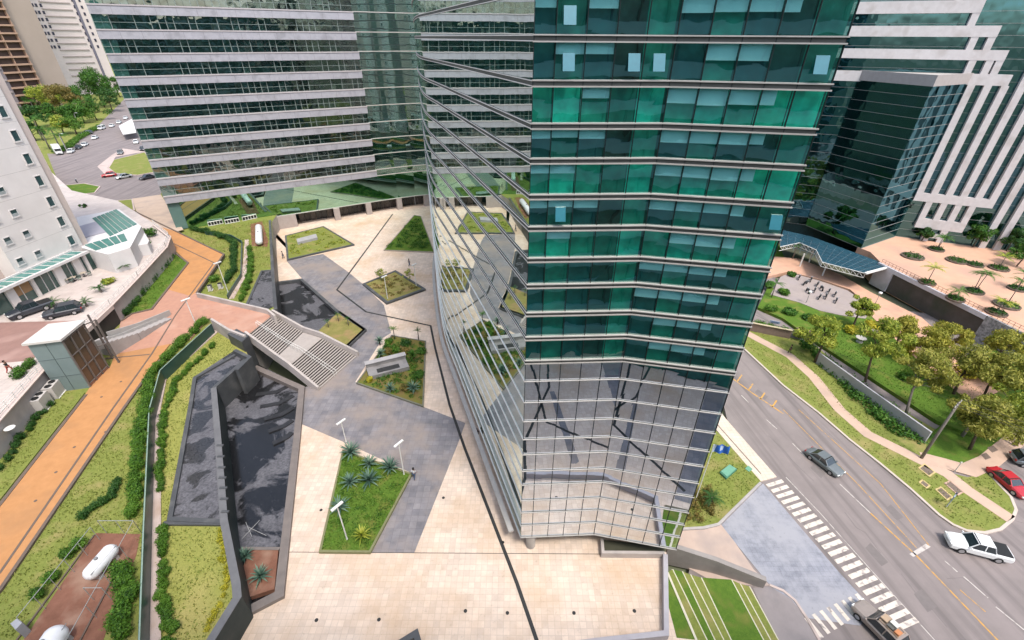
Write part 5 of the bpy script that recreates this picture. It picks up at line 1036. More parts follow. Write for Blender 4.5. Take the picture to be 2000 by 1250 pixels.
grass('green grass of the garden lawn under the olive trees',[(1560,650),(1600,672),(1830,818),(1900,845),(1960,800),(1860,700),(1760,650),(1690,625),(1600,640)],-2.45,12,GBG)
grass('grass of the back garden beneath the banded block',[(365,455),(440,440),(525,430),(530,525),(510,527),(470,590),(395,565),(432,500)],3.8,14,GB,.2)
# ================================================================ vehicles
TYRE=pm('tyre_rubber',(.02,.02,.02),None,3,.9); RIMM=flat('wheel_rim',(.45,.45,.46),.35,.6); CGL=pm('car_glass',(.02,.03,.035),(.015,.022,.026),2,.08,.9); LAMP=flat('lamp_lens',(.75,.75,.72),.15); TAIL=flat('tail_lens',(.35,.02,.015),.25); TRIM=pm('black_trim',(.02,.02,.02),None,3,.6)
def paint(n,c,metal=.0): return pm('paint_'+n,c,tuple(x*.9 for x in c),3,.28,.6,metal)
PW=paint('white',(.72,.72,.71)); PSL=paint('silver',(.42,.44,.44),.35); PR=paint('red',(.42,.02,.03)); PB=paint('dark',(.03,.035,.045)); PGR=paint('grey',(.16,.18,.19),.3)
def ring(x,hw,zb,zt,r=.16):
    return [(x,-hw+r*.6,zb),(x,-hw,zb+r),(x,-hw,zt-r*1.3),(x,-hw+r*.8,zt-r*.2),(x,-hw*.5,zt+.02),(x,hw*.5,zt+.02),(x,hw-r*.8,zt-r*.2),(x,hw,zt-r*1.3),(x,hw,zb+r),(x,hw-r*.6,zb)]
def loft(m,rings,mi=0):
    n=len(rings[0]); k=len(m.v)
    for r in rings: m.v+=r
    for i in range(len(rings)-1):
        for j in range(n): m.f.append((k+i*n+j,k+(i+1)*n+j,k+(i+1)*n+(j+1)%n,k+i*n+(j+1)%n)); m.m.append(mi)
    m.f.append(tuple(k+j for j in range(n))); m.f.append(tuple(k+(len(rings)-1)*n+j for j in range(n))[::-1]); m.m+=[mi,mi]
def car(label,kind,pnt,px0,px1,z,group=None,ln=None,cat='car',name=None,full=True,rack=False):
    "px0 = front end on the ground, px1 = rear end"
    a,b=Vector(at(*px0,z)),Vector(at(*px1,z)); c=(a+b)/2; d=(a-b); rz=math.atan2(d.y,d.x)
    L={'sedan':4.5,'hatch':4.0,'suv':4.6,'pickup':5.3,'van':5.0}[kind] if ln is None else ln; h=L/2
    name=name or {'sedan':'sedan_car','hatch':'hatchback_car','suv':'suv_car','pickup':'pickup_truck','van':'van'}[kind]
    T=thing(name,label,cat,(c.x,c.y,z),group,world=False,rz=rz)
    W={'sedan':.88,'hatch':.86,'suv':.93,'pickup':.93,'van':.95}[kind]; zb=.22 if kind in('sedan','hatch') else .32
    belt={'sedan':.88,'hatch':.92,'suv':1.05,'pickup':1.18,'van':1.15}[kind]; hood={'sedan':.80,'hatch':.84,'suv':1.0,'pickup':1.10,'van':1.0}[kind]; top={'sedan':1.43,'hatch':1.5,'suv':1.72,'pickup':1.86,'van':1.95}[kind]
    m=MB(); rs=[ring(h,W*.72,zb+.15,hood-.22),ring(h-.12,W*.9,zb,hood-.1),ring(h-.55,W*.98,zb-.02,hood-.02),ring(h*.42,W,zb-.02,belt),ring(0,W,zb-.02,belt),ring(-h*.5,W,zb-.02,belt)]
    if kind=='pickup': rs+=[ring(-h+.1,W,zb+.05,belt),ring(-h,W*.97,zb+.15,belt-.05)]
    else: rs+=[ring(-h+.5,W*.98,zb,belt-.0),ring(-h+.1,W*.9,zb+.05,belt-.1),ring(-h,W*.75,zb+.15,belt-.25)]
    loft(m,rs); obj('body',m,pnt,T,smooth=False)
    # greenhouse
    xf,xft,xrt,xr={'sedan':(h*.40,h*.12,-h*.38,-h*.72),'hatch':(h*.42,h*.12,-h*.62,-h*.9),'suv':(h*.40,h*.14,-h*.74,-h*.93),'pickup':(h*.46,h*.22,-h*.30,-h*.40),'van':(h*.62,h*.4,-h*.9,-h*.97)}[kind]
    wi,wt=W-.06,W*.76
    g=MB(); B=[(xf,-wi,belt-.04),(xf,wi,belt-.04),(xr,wi,belt-.04),(xr,-wi,belt-.04)]; U=[(xft,-wt,top-.05),(xft,wt,top-.05),(xrt,wt,top-.05),(xrt,-wt,top-.05)]
    g.add(B+U,[(0,1,5,4),(1,2,6,5),(2,3,7,6),(3,0,4,7)]); obj('windows',g,CGL,T)
    r=MB(); r.prism([(xft+.04,-wt-.01),(xft+.04,wt+.01),(xrt-.04,wt+.01),(xrt-.04,-wt-.01)],top-.06,top)
    for sy in(-1,1):
        for (p,q) in (((xf,wi),(xft,wt)),((xr,wi),(xrt,wt))): r.beam((p[0],sy*p[1],belt-.03),(q[0],sy*q[1],top-.03),.08,.06)
        xm=(xft+xrt)/2; r.beam((xm,sy*(wi+.005),belt),(xm,sy*(wt+.01),top-.04),.08,.03)
    obj('roof',r,pnt,T)
    if kind=='pickup':
        bd_=MB(); bd_.prism([(-h*.45,-W+.12),(-h*.45,W-.12),(-h+.12,W-.12),(-h+.12,-W+.12)],belt-.02,belt+.035); obj('bed_cover',bd_,TRIM,T)
    for sx in(h*.60,-h*.58):
        for sy in(-1,1):
            w_=MB(); R_=.40 if kind=='pickup' else .34; w_.tube([(sx,sy*(W-.18),R_),(sx,sy*(W+.03),R_)],R_,16); wo=obj('wheel',w_,TYRE,T)
            if full: w_=MB(); w_.tube([(sx,sy*(W+.0),R_),(sx,sy*(W+.045),R_)],R_*.62,12); o=obj('rim',w_,RIMM,T); o.parent=wo
    for sy in(-1,1):
        l=MB(); l.box((h-.08,sy*W*.66,hood-.22),(.16,.34,.15)); obj('headlight',l,LAMP,T)
        l=MB(); l.box((-h+.06,sy*W*.70,belt-.26),(.14,.26,.2)); obj('taillight',l,TAIL,T)
        if full and sy>0:
            for sx in (h-.0,-h+.0): l=MB(); l.box((sx,0,hood-.42 if sx>0 else belt-.42),(.05,.42,.14)); obj('number_plate',l,flat('plate_blank',(.5,.5,.48)),T)
            l=MB(); l.prism([(xft-.02,-wt*.98),(xft-.02,wt*.98),(xft-.14,wt*.98),(xft-.14,-wt*.98)],top-.02,top+.006); obj('roof_trim',l,TRIM,T)
        if full: l=MB(); l.box((xf-.12,sy*(W+.1),belt+.06),(.12,.18,.13)); obj('mirror',l,pnt,T)
    if rack:
        k=MB()
        for sy in(-.5,.5): k.beam((xft-.1,sy,top+.1),(xrt+.1,sy,top+.1),.05,.05)
        for t in(.1,.5,.9): k.beam((xft+(xrt-xft)*t,-.6,top+.1),(xft+(xrt-xft)*t,.6,top+.1),.05,.05)
        for t in(.1,.9):
            for sy in(-.5,.5): k.beam((xft+(xrt-xft)*t,sy,top-.02),(xft+(xrt-xft)*t,sy,top+.1),.04,.04)
        obj('roof_rack',k,flat('rack_tan',(.45,.33,.24)),T)
    return T
car('silver sedan driving along the road past the crosswalk','sedan',paint('grey_silver',(.19,.205,.205),.35),(1640,932),(1577,884),ZS)
car('white double-cab pickup truck turning beside the grass corner','pickup',PW,(1838,1058),(1968,1092),ZS)
car('red car parked on the lot beside the grass corner','sedan',PR,(1996,972),(1938,924),ZS+.02)
car('dark car parked behind the red car, cut off by the right edge','suv',PGR,(2045,915),(1985,902),ZS+.02)
t=car('pale brown wagon with a loaded tan roof rack on the slate apron, bottom edge','suv',paint('brown',(.34,.28,.24),.2),(1680,1196),(1745,1262),ZS+.03,ln=4.3,rack=True)
for (x0,x1,y0,y1,hh,cl) in ((-.95,-.35,-.45,.1,.3,(.6,.58,.52)),(-.3,.25,-.4,.35,.16,(.42,.30,.2)),(-1.4,-1.0,-.1,.5,.22,(.5,.2,.08)),(-.9,-.4,.15,.5,.18,(.1,.1,.09))):
    m=MB(); m.prism([(x0,y0),(x1,y0+.05),(x1,y1),(x0,y1-.04)],1.84,1.84+hh); obj('roof_load',m,flat('load_%d'%int(cl[0]*100),cl),t)
m=MB(); m.box((-2.14,0,.75),(.05,1.3,.3)); obj('tailgate_panel',m,flat('tail_orange',(.6,.16,.03)),t)
FARC=[((206,346),(222,344),'hatch',PR,'red car at the corner of the grass island'),((232,350),(254,346),'sedan',PSL,'silver car behind the red one at the grass island'),((277,352),(300,347),'sedan',PB,'dark car at the corner of the banded block, behind the silver one'),
((133,302),(146,295),'hatch',PW,'white car parked right behind the white truck'),((149,294),(160,287),'sedan',PB,'dark car parked second behind the white truck'),((158,289),(174,281),'sedan',PW,'white car parked third behind the truck, nearest the middle of the row'),((176,277),(196,266),'sedan',PW,'white car standing alone at the edge of the far road'),((160,264),(182,261),'suv',PGR,'grey car parked on the verge below the olive tree'),((190,256),(208,250),'van',PW,'white van parked on the verge beside the grey car'),((212,252),(226,244),'sedan',PW,'white car behind the white van, first of the far three'),((227,245),(239,237),'sedan',PW,'white car in the middle of the far three'),((240,237),(252,228),'sedan',PW,'last white car of the far three, next to the banded block'),((263,287),(270,274),'hatch',PW,'white car parked close to the banded block above the grass island'),((276,297),(284,290),'hatch',PB,'dark car behind the grass island at the edge of the banded block'),((232,306),(240,296),'hatch',PGR,'grey green car on the pavement beside the grass island')]
for a,b,k,p_,l in FARC: car(l,k,p_,a,b,ZR+.01,'cars on the far road',full=False)
car('black car parked by the curb of the hotel driveway, next to the lift tower','suv',PB,(92,622),(160,607),ZT+.02); car('long dark flat-backed pickup in the hotel driveway, left of the black car','pickup',PB,(32,622),(93,601),ZT+.02)
# white lorry on the far road
a=at(126,312,ZR); b=at(106,290,ZR); T=thing('lorry','white box lorry parked at the head of the far row of cars','lorry',((a[0]+b[0])/2,(a[1]+b[1])/2,ZR),None,world=False,rz=math.atan2(a[1]-b[1],a[0]-b[0]))
m=MB(); m.box((-1,0,2.0),(5,2.2,2.4)); obj('cargo_box',m,PW,T); m=MB(); m.prism([(1.6,-1.05),(3.3,-1.0),(3.3,1.0),(1.6,1.05)],.5,2.4); obj('cab',m,PW,T); m=MB(); m.box((3.29,0,1.9),(.08,1.8,.8)); obj('windscreen',m,CGL,T); m=MB(); m.box((0,0,.62),(6.6,1.0,.3)); obj('chassis',m,TRIM,T)
for sx in(-2.4,2.3):
    for sy in(-1,1): w_=MB(); w_.tube([(sx,sy*.75,.45),(sx,sy*1.08,.45)],.45,12); obj('wheel',w_,TYRE,T)
# motorcycles
def moto(label,x,y,z,rz,group):
    T=thing('motorcycle',label,'motorcycle',(x,y,z),group,world=False,rz=rz)
    for sx in(-.65,.65): w_=MB(); w_.tube([(sx,-.06,.32),(sx,.06,.32)],.32,12); obj('wheel',w_,TYRE,T)
    m=MB(); m.tube([(-.6,0,.5),(-.2,0,.62),(.2,0,.72),(.5,0,.6)],[.08,.16,.19,.07],8); obj('body',m,PB,T)
    m=MB(); m.prism([(-.75,-.13),(0,-.15),(0,.15),(-.75,.13)],.72,.82); obj('seat',m,TRIM,T)
    m=MB(); m.tube([(.65,0,.32),(.42,0,.95)],.04,6); m.tube([(.4,-.36,1.0),(.42,0,.97),(.4,.36,1.0)],.025,6); obj('fork',m,RIMM,T); m=MB(); m.box((.55,0,.85),(.12,.2,.18)); obj('headlight',m,LAMP,T); return T
mp_=[(1560,545),(1572,556),(1583,549),(1596,558),(1590,570),(1604,566),(1618,572),(1612,582),(1630,578),(1632,590),(1577,571),(1600,583)]
mo=None
for i,(x,y) in enumerate(mp_):
    c=at(x,y,-2.35); rz=.9+random.gauss(0,.2)
    if mo is None: mo=moto('dark motorcycle parked among others on the rounded concrete pad',*c,rz,'motorcycles on the concrete pad')
    else: dup(mo,c,rz)
c=at(150,356,ZR); moto('dark motorcycle riding beside the lens shaped grass island',*c,2.4,None)
# ================================================================ people
def skin(name,pts,edges,rad,mt,parent,sub=1):
    me=bpy.data.meshes.new(name); me.from_pydata(pts,edges,[]); o=bpy.data.objects.new(name,me); COL.objects.link(o); me.materials.append(mt)
    md=o.modifiers.new('skin','SKIN'); me.skin_vertices.new() if not me.skin_vertices else None
    for v,r in zip(me.skin_vertices[0].data,rad): v.radius=(r,r)
    me.skin_vertices[0].data[0].use_root=True
    ss=o.modifiers.new('sub','SUBSURF'); ss.levels=sub; ss.render_levels=sub
    o.parent=parent; return o
SKN=pm('skin',(.28,.15,.10),None,3,.6); HAIR=pm('hair_dark',(.015,.012,.01),None,3,.8)
def person(label,x,y,z,rz,top,bot,sw=.28,scale=1.0):
    T=thing('person',label,'person',(x,y,z),None,world=False,rz=rz); T.scale=(scale,)*3
    pts=[(0,0,.94),(0,0,1.2),(0,0,1.42),(.02,0,1.53),(.03,0,1.64),(.03,0,1.74), (.0,.19,1.41),(-sw*.5,.25,1.14),(-sw*.2,.25,.88), (0,-.19,1.41),(sw*.3,-.25,1.14),(sw*.8,-.25,.9), (sw*.1,.10,.88),(sw*.6,.11,.48),(sw*.45,.11,.07),(sw*.45+.16,.12,.04),(-sw*.1,-.10,.88),(-sw*.35,-.11,.48),(-sw*.95,-.11,.09),(-sw*.95+.16,-.12,.04)]
    ed=[(0,1),(1,2),(2,3),(3,4),(4,5),(2,6),(6,7),(7,8),(2,9),(9,10),(10,11),(0,12),(12,13),(13,14),(14,15),(0,16),(16,17),(17,18),(18,19)]
    rd=[.14,.13,.15,.055,.10,.075,.06,.045,.035,.06,.045,.035,.085,.06,.042,.04,.085,.06,.042,.04]
    skin('body',pts,ed,rd,SKN,T)
    sh=[0,1,2,6,7,9,10]; mp={v:i for i,v in enumerate(sh)}
    skin('shirt',[pts[i] for i in sh],[(mp[a],mp[b]) for a,b in ed if a in mp and b in mp],[.165,.158,.172,.078,.06,.078,.06],top,T)
    sh=[0,12,13,14,16,17,18]; mp={v:i for i,v in enumerate(sh)}
    skin('trousers',[pts[i] for i in sh],[(mp[a],mp[b]) for a,b in ed if a in mp and b in mp],[.155,.10,.075,.06,.10,.075,.06],bot,T)
    skin('hair',[(.0,0,1.70),(.0,0,1.76),(-.03,0,1.64)],[(0,1),(0,2)],[.10,.06,.08],HAIR,T); return T
CW=flat('cloth_white',(.55,.55,.56)); CB=flat('cloth_blue',(.06,.09,.16)); CK=flat('cloth_black',(.015,.015,.018)); CG=flat('cloth_grey',(.14,.15,.17)); CR_=flat('cloth_red',(.3,.04,.03))
person('person in dark clothes walking on the cream paving beyond the diamond bed',*at(800,520,.01),.6,CG,CB); person('person in a white top standing at the right corner of the bright bed',*at(810,935,.01),1.2,CW,CB)
person('person in black walking close to the foot of the curved glass',*at(932,858,.01),1.9,CK,CK); person('person in black walking on the pink footpath across the road',*at(1541,690,ZV+.04),2.4,CK,CK)
person('person in dark clothes on the pale pavement below the hotel driveway',*at(22,727,ZT+.02),.3,CK,CR_,.4); person('person standing at the corner of the pentagonal grass bed',*at(554,505,.01),.2,CG,CB)
# ================================================================ lamps, poles, signs
def tlamp(label,b,t,z,group='T shaped lamps of the plaza'):
    X,Y,_=at(*b,z); 
    k=math.hypot(X,Y); r=at(*t,0); hh=H-H*k/math.hypot(r[0],r[1])-z
    hh=max(2.5,min(hh,6)); T=thing('street_lamp',label,'street lamp',(X,Y,z),group,world=False)
    m=MB(); m.tube([(0,0,-.05),(0,0,.3),(0,0,hh)],[.10,.07,.055],8); obj('pole',m,WHITE,T)
    m=MB(); m.box((0,0,hh+.05),(1.25,.26,.12),.95); obj('lamp_head',m,pm('lamp_head_white',(.76,.75,.72),None,1,.4),T); return T
tlamp('white T lamp leaning over the near left of the bright bed',(678,1053),(657,990),.25); tlamp('white T lamp at the right corner of the bright bed',(789,926),(778,867),.25); tlamp('white T lamp behind the far agave of the bright bed',(676,862),(667,824),.02); tlamp('white T lamp in front of the last columns of the banded block',(811,399),(811,384),.02)
tlamp('white lamp post standing in the diamond bed',(757,583),(754,540),.35); tlamp('white lamp post at the right corner of the diamond bed',(813,558),(811,517),.35)
tlamp('white lamp beside the path joint on the brick paving',(383,634),(365,585),ZP,'lamps of the raised path'); tlamp('white lamp in the back garden near the condenser units',(446,572),(428,513),3.9,'lamps of the raised path')
def glamp(label,b,z,h): 
    T=thing('street_lamp',label,'street lamp',at(*b,z),None,world=False); m=MB(); m.tube([(0,0,-.05),(0,0,h)],[.06,.045],7); obj('pole',m,pm('pole_grey',(.25,.25,.25),None,1,.6),T); m=MB(); m.lathe([(.0,.0),(.28,.05),(.34,.2),(.3,.36),(0,.4)],(0,0,h),12); obj('lamp_globe',m,flat('globe_white',(.75,.75,.74)),T,smooth=True)
glamp('grey lamp post with a white globe on the paved lane below the white wall',(1708,596),-2.4,2.6); glamp('grey lamp post with a white globe at the near edge of the motorcycle pad',(1574,592),-2.4,2.4)
for b,l in (((158,252),'tall curved lamp post on the verge beside the far road'),((133,300),'straight lamp post among the roadside palms')):
    T=thing('street_lamp',l,'street lamp',at(*b,ZL),None,world=False); m=MB(); m.tube([(0,0,-.05),(0,0,6.6),(.5,-.2,7.2),(1.6,-.5,7.3)],[.11,.08,.06,.05],7); obj('pole',m,pm('pole_pale',(.42,.42,.41),None,1,.6),T); m=MB(); m.box((1.9,-.6,7.28),(.7,.25,.12)); obj('lamp_head',m,WHITE,T)
# power pole with wires
b=at(1799,895,ZV); T=thing('power_pole','leaning brown power pole with a crossarm beside the pink footpath','power pole',b,None); tp=Vector((b[0]+.7,b[1]+.6,ZV+9.0))
m=MB(); m.tube([(b[0],b[1],ZV-.2),tuple(Vector(b).lerp(tp,.5)),tuple(tp)],[.19,.16,.12],9); obj('pole',m,BARKG,T,smooth=True)
u=Vector((.55,-.83,0)); v=Vector((.83,.55,0)); m=MB(); a0=tp-v*1.1+Vector((0,0,-.35)); a1=tp+v*1.1+Vector((0,0,-.35)); m.beam(a0,a1,.12,.12); m.beam(tp+Vector((0,0,-1))-v*.6,tp+Vector((0,0,-1))+v*.6,.1,.1); obj('crossarm',m,BARKG,T)
for t in(.05,.35,.65,.95): m=MB(); q=a0.lerp(a1,t); m.lathe([(.05,.06),(.08,.12),(.05,.2),(.07,.26),(0,.3)],tuple(q),8); obj('insulator',m,flat('porcelain',(.5,.47,.42)),T)
m=MB(); 
for t in(.05,.35,.95):
    q=a0.lerp(a1,t)+Vector((0,0,.32)); e=q+Vector((38,-26,.5))
    m.tube([q.lerp(e,s)-Vector((0,0,4*1.3*s*(1-s))) for s in [i/10 for i in range(11)]],.022,4)
q=a0.lerp(a1,.5)+Vector((0,0,.3)); e=q+Vector((-26,40,.5)); m.tube([q.lerp(e,s)-Vector((0,0,4*1.3*s*(1-s))) for s in [i/10 for i in range(11)]],.015,4)
obj('wires',m,TRIM,T); m=MB(); q=Vector(b).lerp(tp,.27); m.beam(q-v*.05,q+v*.7+Vector((0,0,.15)),.07,.07); obj('bracket',m,flat('bracket_pale',(.5,.47,.4)),T)
b=at(1865,920,ZV); T=thing('post','short pale post at the fork of the pink footpath','post',b,None,world=False); m=MB(); m.tube([(0,0,-.1),(0,0,1.5)],[.06,.05],7); obj('pole',m,flat('post_pale',(.5,.47,.42)),T); m=MB(); m.box((0,0,1.55),(.25,.08,.2)); obj('cap',m,flat('post_pale',(.5,.47,.42)),T)
b=at(1848,990,ZV); T=thing('sign_post','grey sign post with a blue panel on the verge by the road','sign',b,None,world=False); m=MB(); m.tube([(0,0,-.1),(0,0,2.2)],[.06,.05],7); obj('pole',m,flat('post_grey',(.4,.42,.42)),T); m=MB(); m.box((0,0,1.75),(.9,.12,.75),.6); obj('panel',m,flat('panel_greyblue',(.30,.36,.40)),T); m=MB(); m.box((.28,.2,1.95),(.4,.14,.35),.6); obj('blue_plate',m,flat('plate_blue',(.03,.07,.18)),T)
for i,(c,l) in enumerate((([(1795,914),(1806,906),(1826,922),(1815,930)],'yellow framed drain grate nearest the power pole'),([(1796,942),(1802,937),(1816,948),(1810,953)],'small yellow framed grate closest to the kerb'),([(1846,944),(1856,939),(1881,960),(1871,966)],'pink framed grate against the footpath'),([(1828,956),(1838,951),(1860,970),(1850,976)],'yellow framed grate beside the sign post'))):
    T=thing('drain_grate',l,'drain grate',at(*c[0],ZV),None); m=MB(); m.strip(P(c,ZV+.06),.16,ZV-.02,closed=True); obj('frame',m,pm('grate_frame%d'%(i==2),(.55,.42,.20) if i!=2 else (.5,.33,.26),None,1,.8),T); m=MB(); m.prism(P(c,ZV+.03),ZV-.02); obj('grille',m,pm('grate_brown',(.12,.09,.075),(.2,.15,.12),6,.8),T)
for c,l in (([(1916,888),(1926,884),(1936,894),(1925,898)],'dark square cover in the pink paving, nearer the corner'),([(1928,874),(1940,870),(1950,879),(1938,884)],'dark square cover in the pink paving, farther from the corner')):
    m=MB(); m.prism(P(c,ZV+.05),ZV); solo('utility_cover',m,MATS['grate_brown'],l,'cover')
# flag, green hatch by the tower foot
b=at(1357,980,ZV); T=thing('flagpole','slim white flagpole flying a blue flag at the corner of the glass tower','flag',b,None,world=False); r=at(1388,866,0); hh=H-H*math.hypot(b[0],b[1])/math.hypot(r[0],r[1])-ZV
m=MB(); m.tube([(0,0,-.1),(0,0,hh)],[.06,.04],7); obj('pole',m,WHITE,T); m=MB(); nx=12
for i in range(nx):
    for j in range(6):
        f=lambda i,j:(1.75*i/nx,.14*math.sin(i*.9+j*.3),hh-1.25+1.2*j/6+.12*math.sin(i*.5)); m.add([f(i,j),f(i+1,j),f(i+1,j+1),f(i,j+1)],[(0,1,2,3)],1 if (i in(0,1) or (5<=i<=7 and j in(2,3,4))) else 0)
obj('flag',m,[flat('flag_blue',(.015,.12,.48)),flat('flag_pale',(.45,.55,.70))],T)
T=thing('utility_hatch','square green metal hatch on the lawn beside the pavement','hatch',at(1422,920,ZV),None); m=MB(); m.prism(P([(1406,922),(1425,907),(1440,916),(1419,934)],ZV+.35),ZV); obj('box',m,flat('hatch_green',(.06,.19,.125)),T); m=MB(); m.prism(P([(1408,920),(1425,907),(1438,915),(1420,931)],ZV+.42),ZV+.352); obj('lid',m,flat('hatch_lid',(.14,.32,.22)),T)
m=MB(); m.prism(P([(1455,915),(1462,909),(1470,916),(1463,921)],ZV+.1),ZV); solo('utility_cover',m,flat('hatch_lid',(.14,.32,.22)),'small flat green cover on the lawn next to the pavement edge','cover')
# ================================================================ gas tanks and their enclosure
sb=MB(); sb.prism(P([(188,1041),(275,1043),(266,1085),(252,1120),(196,1264),(36,1264)],ZL+.02),ZL-.05); struct('tank_bed',sb,SOIL)
for px in ([(184,1044),(20,1266)],[(235,1100),(150,1262)]): k=MB(); k.strip(P(px,ZL+.12),.12,ZL); struct('kerb',k,KERB)
TK=pm('tank_white',(.74,.74,.75),(.66,.66,.68),1.2,.35,.5,c3=(.5,.5,.5),s3=.8,t3=(.55,.8))
def tank(label,p0,p1,z,r):
    a,b=Vector(at(*p0,z+r+.3)),Vector(at(*p1,z+r+.3)); c=(a+b)/2; T=thing('gas_tank',label,'gas tank',(c.x,c.y,z)); d=(b-a).normalized(); pts=[];rs=[]
    L=(b-a).length
    for s,q in ((0,.03),(.06,.42),(.16,.68),(.32,.9),(.5,1)): pts.append(a+d*r*s*1.6); rs.append(r*q)
    for s,q in ((.5,1),(.32,.9),(.16,.68),(.06,.42),(0,.03)): pts.append(b-d*r*s*1.6); rs.append(r*q)
    m=MB(); m.tube(pts,rs,22); obj('shell',m,TK,T,smooth=True)
    for t in(.22,.78):
        q=a.lerp(b,t); s=MB(); s.box((q.x,q.y,z+.2),(.3,r*1.5,.5),math.atan2(d.y,d.x)); obj('saddle',s,CONC,T)
    s=MB(); q=a.lerp(b,.45); s.lathe([(.14,0),(.14,.16),(.1,.2),(0,.22)],(q.x,q.y,z+2*r+.28),10); obj('valve',s,MATS['pole_grey'],T)
    n=Vector((d.y,-d.x,0)); s=MB(); s.tube([a.lerp(b,.05)+n*r*.72+Vector((0,0,r*.62)),a.lerp(b,.95)+n*r*.72+Vector((0,0,r*.62))],.03,6); obj('pipe',s,MATS['pole_grey'],T)
tank('whole white gas tank lying on the red soil behind the wire fence',(168,1131),(225,1065),ZL,.62); tank('white gas tank cut off by the bottom edge of the view',(70,1300),(122,1222),ZL,.78); tank('white gas tank in the back garden beneath the banded block',(506,474),(505,442),3.83,.72)
T=thing('wire_fence','thin galvanised wire fence frame round the white gas tanks','fence',at(188,1041,ZL)); m=MB(); zt=ZL+1.85
def rail(p,q,n=4,ends=True):
    a,b=Vector(at(*p,zt)),Vector(at(*q,zt)); m.tube([a,b],.028,5)
    for i in range(n+1):
        v_=a.lerp(b,i/n); m.tube([v_,(v_.x,v_.y,ZL)],.026,5)
rail((260,1017),(128,1252),4); rail((176,1030),(32,1206),5); rail((190,1017),(260,1017),2); rail((162,1148),(198,1148),1); obj('posts',m,flat('galvanised',(.36,.37,.35),.5,.3),T)
m=MB(); m.prism(P([(20,1218),(34,1207),(43,1216),(30,1230)],ZL+1.3),ZL); solo('electric_cabinet',m,flat('cabinet_grey',(.33,.34,.36)),'small grey cabinet at the corner of the tank enclosure','cabinet')
# condenser units, dish, grills
def acu(label,px,z,sz,rz,group=None):
    c=at(*px,z); T=thing('condenser_unit',label,'condenser',c,group,world=False,rz=rz); m=MB(); m.box((0,0,sz[2]/2+.1),sz); obj('case',m,pm('case_grey',(.50,.47,.45),(.44,.41,.39),1,.6),T)
    nfan=2 if sz[1]>1.2 else 1
    for i in range(nfan): m=MB(); m.lathe([(.36,0),(.36,.06),(.28,.06),(.26,.01),(0,.01)],(0,(i-.5)*.9*(nfan>1),sz[2]+.1),14); obj('fan_grille',m,TRIM,T)
    m=MB(); m.box((0,0,.05),(sz[0]+.2,sz[1]*.9,.1)); obj('foot',m,WHITE,T)
acu('nearer large grey condenser unit on the grass beside the pale wall',(88,796),4.45,(1.1,1.9,1.7),.3); acu('farther large grey condenser unit next to the lift tower',(112,772),4.45,(1.1,1.9,1.7),.3)
acu('left of two small condenser units in the back garden',(412,567),3.85,(.5,.9,.9),.3); acu('right of two small condenser units in the back garden, beside the lamp',(432,563),3.85,(.5,.9,.9),.3)
c=at(20,838,6.4); T=thing('satellite_dish','round white dish fixed to the pale wall at the left edge','dish',c,None,world=False); m=MB(); m.lathe([(0,0),(.3,.05),(.5,.16),(.48,.18),(.28,.09),(0,.04)],(0,0,0),16); obj('dish',m,WHITE,T,smooth=True); m=MB(); m.tube([(0,0,0),(-.5,.1,-.25)],.04,6); obj('arm',m,MATS['pole_grey'],T)
for i,(a,b,l) in enumerate((((408,442),(436,437),'left white grille frame at the foot of the banded block'),((441,438),(468,433),'middle white grille frame at the foot of the banded block'),((475,432),(502,426),'right white grille frame at the foot of the banded block'))):
    p,q=Vector(at(*a,3.8)),Vector(at(*b,3.8)); T=thing('grille_frame',l,'grille',tuple((p+q)/2)); m=MB(); z_=Vector((0,0,1.0))
    for k in range(6): v_=p.lerp(q,k/5); m.beam(v_,v_+z_,.1,.1)
    m.beam(p+z_,q+z_,.22,.14); m.beam(p+z_*.1,q+z_*.1,.1,.1); obj('frame',m,WHITE,T); m=MB(); m.quad(p+Vector((0,.1,.1)),q+Vector((0,.1,.1)),q+Vector((0,.1,.95)),p+Vector((0,.1,.95))); obj('backing',m,TRIM,T)
# outdoor tables along the hotel front
for i,(x,y) in enumerate(((18,582),(42,578),(52,585),(104,560),(118,556),(132,553),(146,549),(166,540))):
    c=at(x,y,ZT)
    if i==0:
        to=thing('cafe_table','small pale cafe table with chairs in the row before the hotel front','table',c,'cafe tables before the hotel',world=False); m=MB(); m.box((0,0,.74),(.8,.8,.05)); obj('tabletop',m,flat('table_tan',(.42,.36,.28)),to); m=MB(); m.tube([(0,0,0),(0,0,.72)],.05,6); m.box((0,0,.02),(.45,.45,.04)); obj('leg',m,TRIM,to)
        for sx in(-.75,.75): m=MB(); m.box((sx,0,.43),(.45,.45,.06)); m.box((sx*1.3,0,.68),(.05,.45,.45)); [m.box((sx+a_*.18,b_*.18,.2),(.04,.04,.42)) for a_ in(-1,1) for b_ in(-1,1)]; obj('chair',m,flat('chair_teal',(.12,.16,.14)),to)
    else: dup(to,c,random.random()*.6)
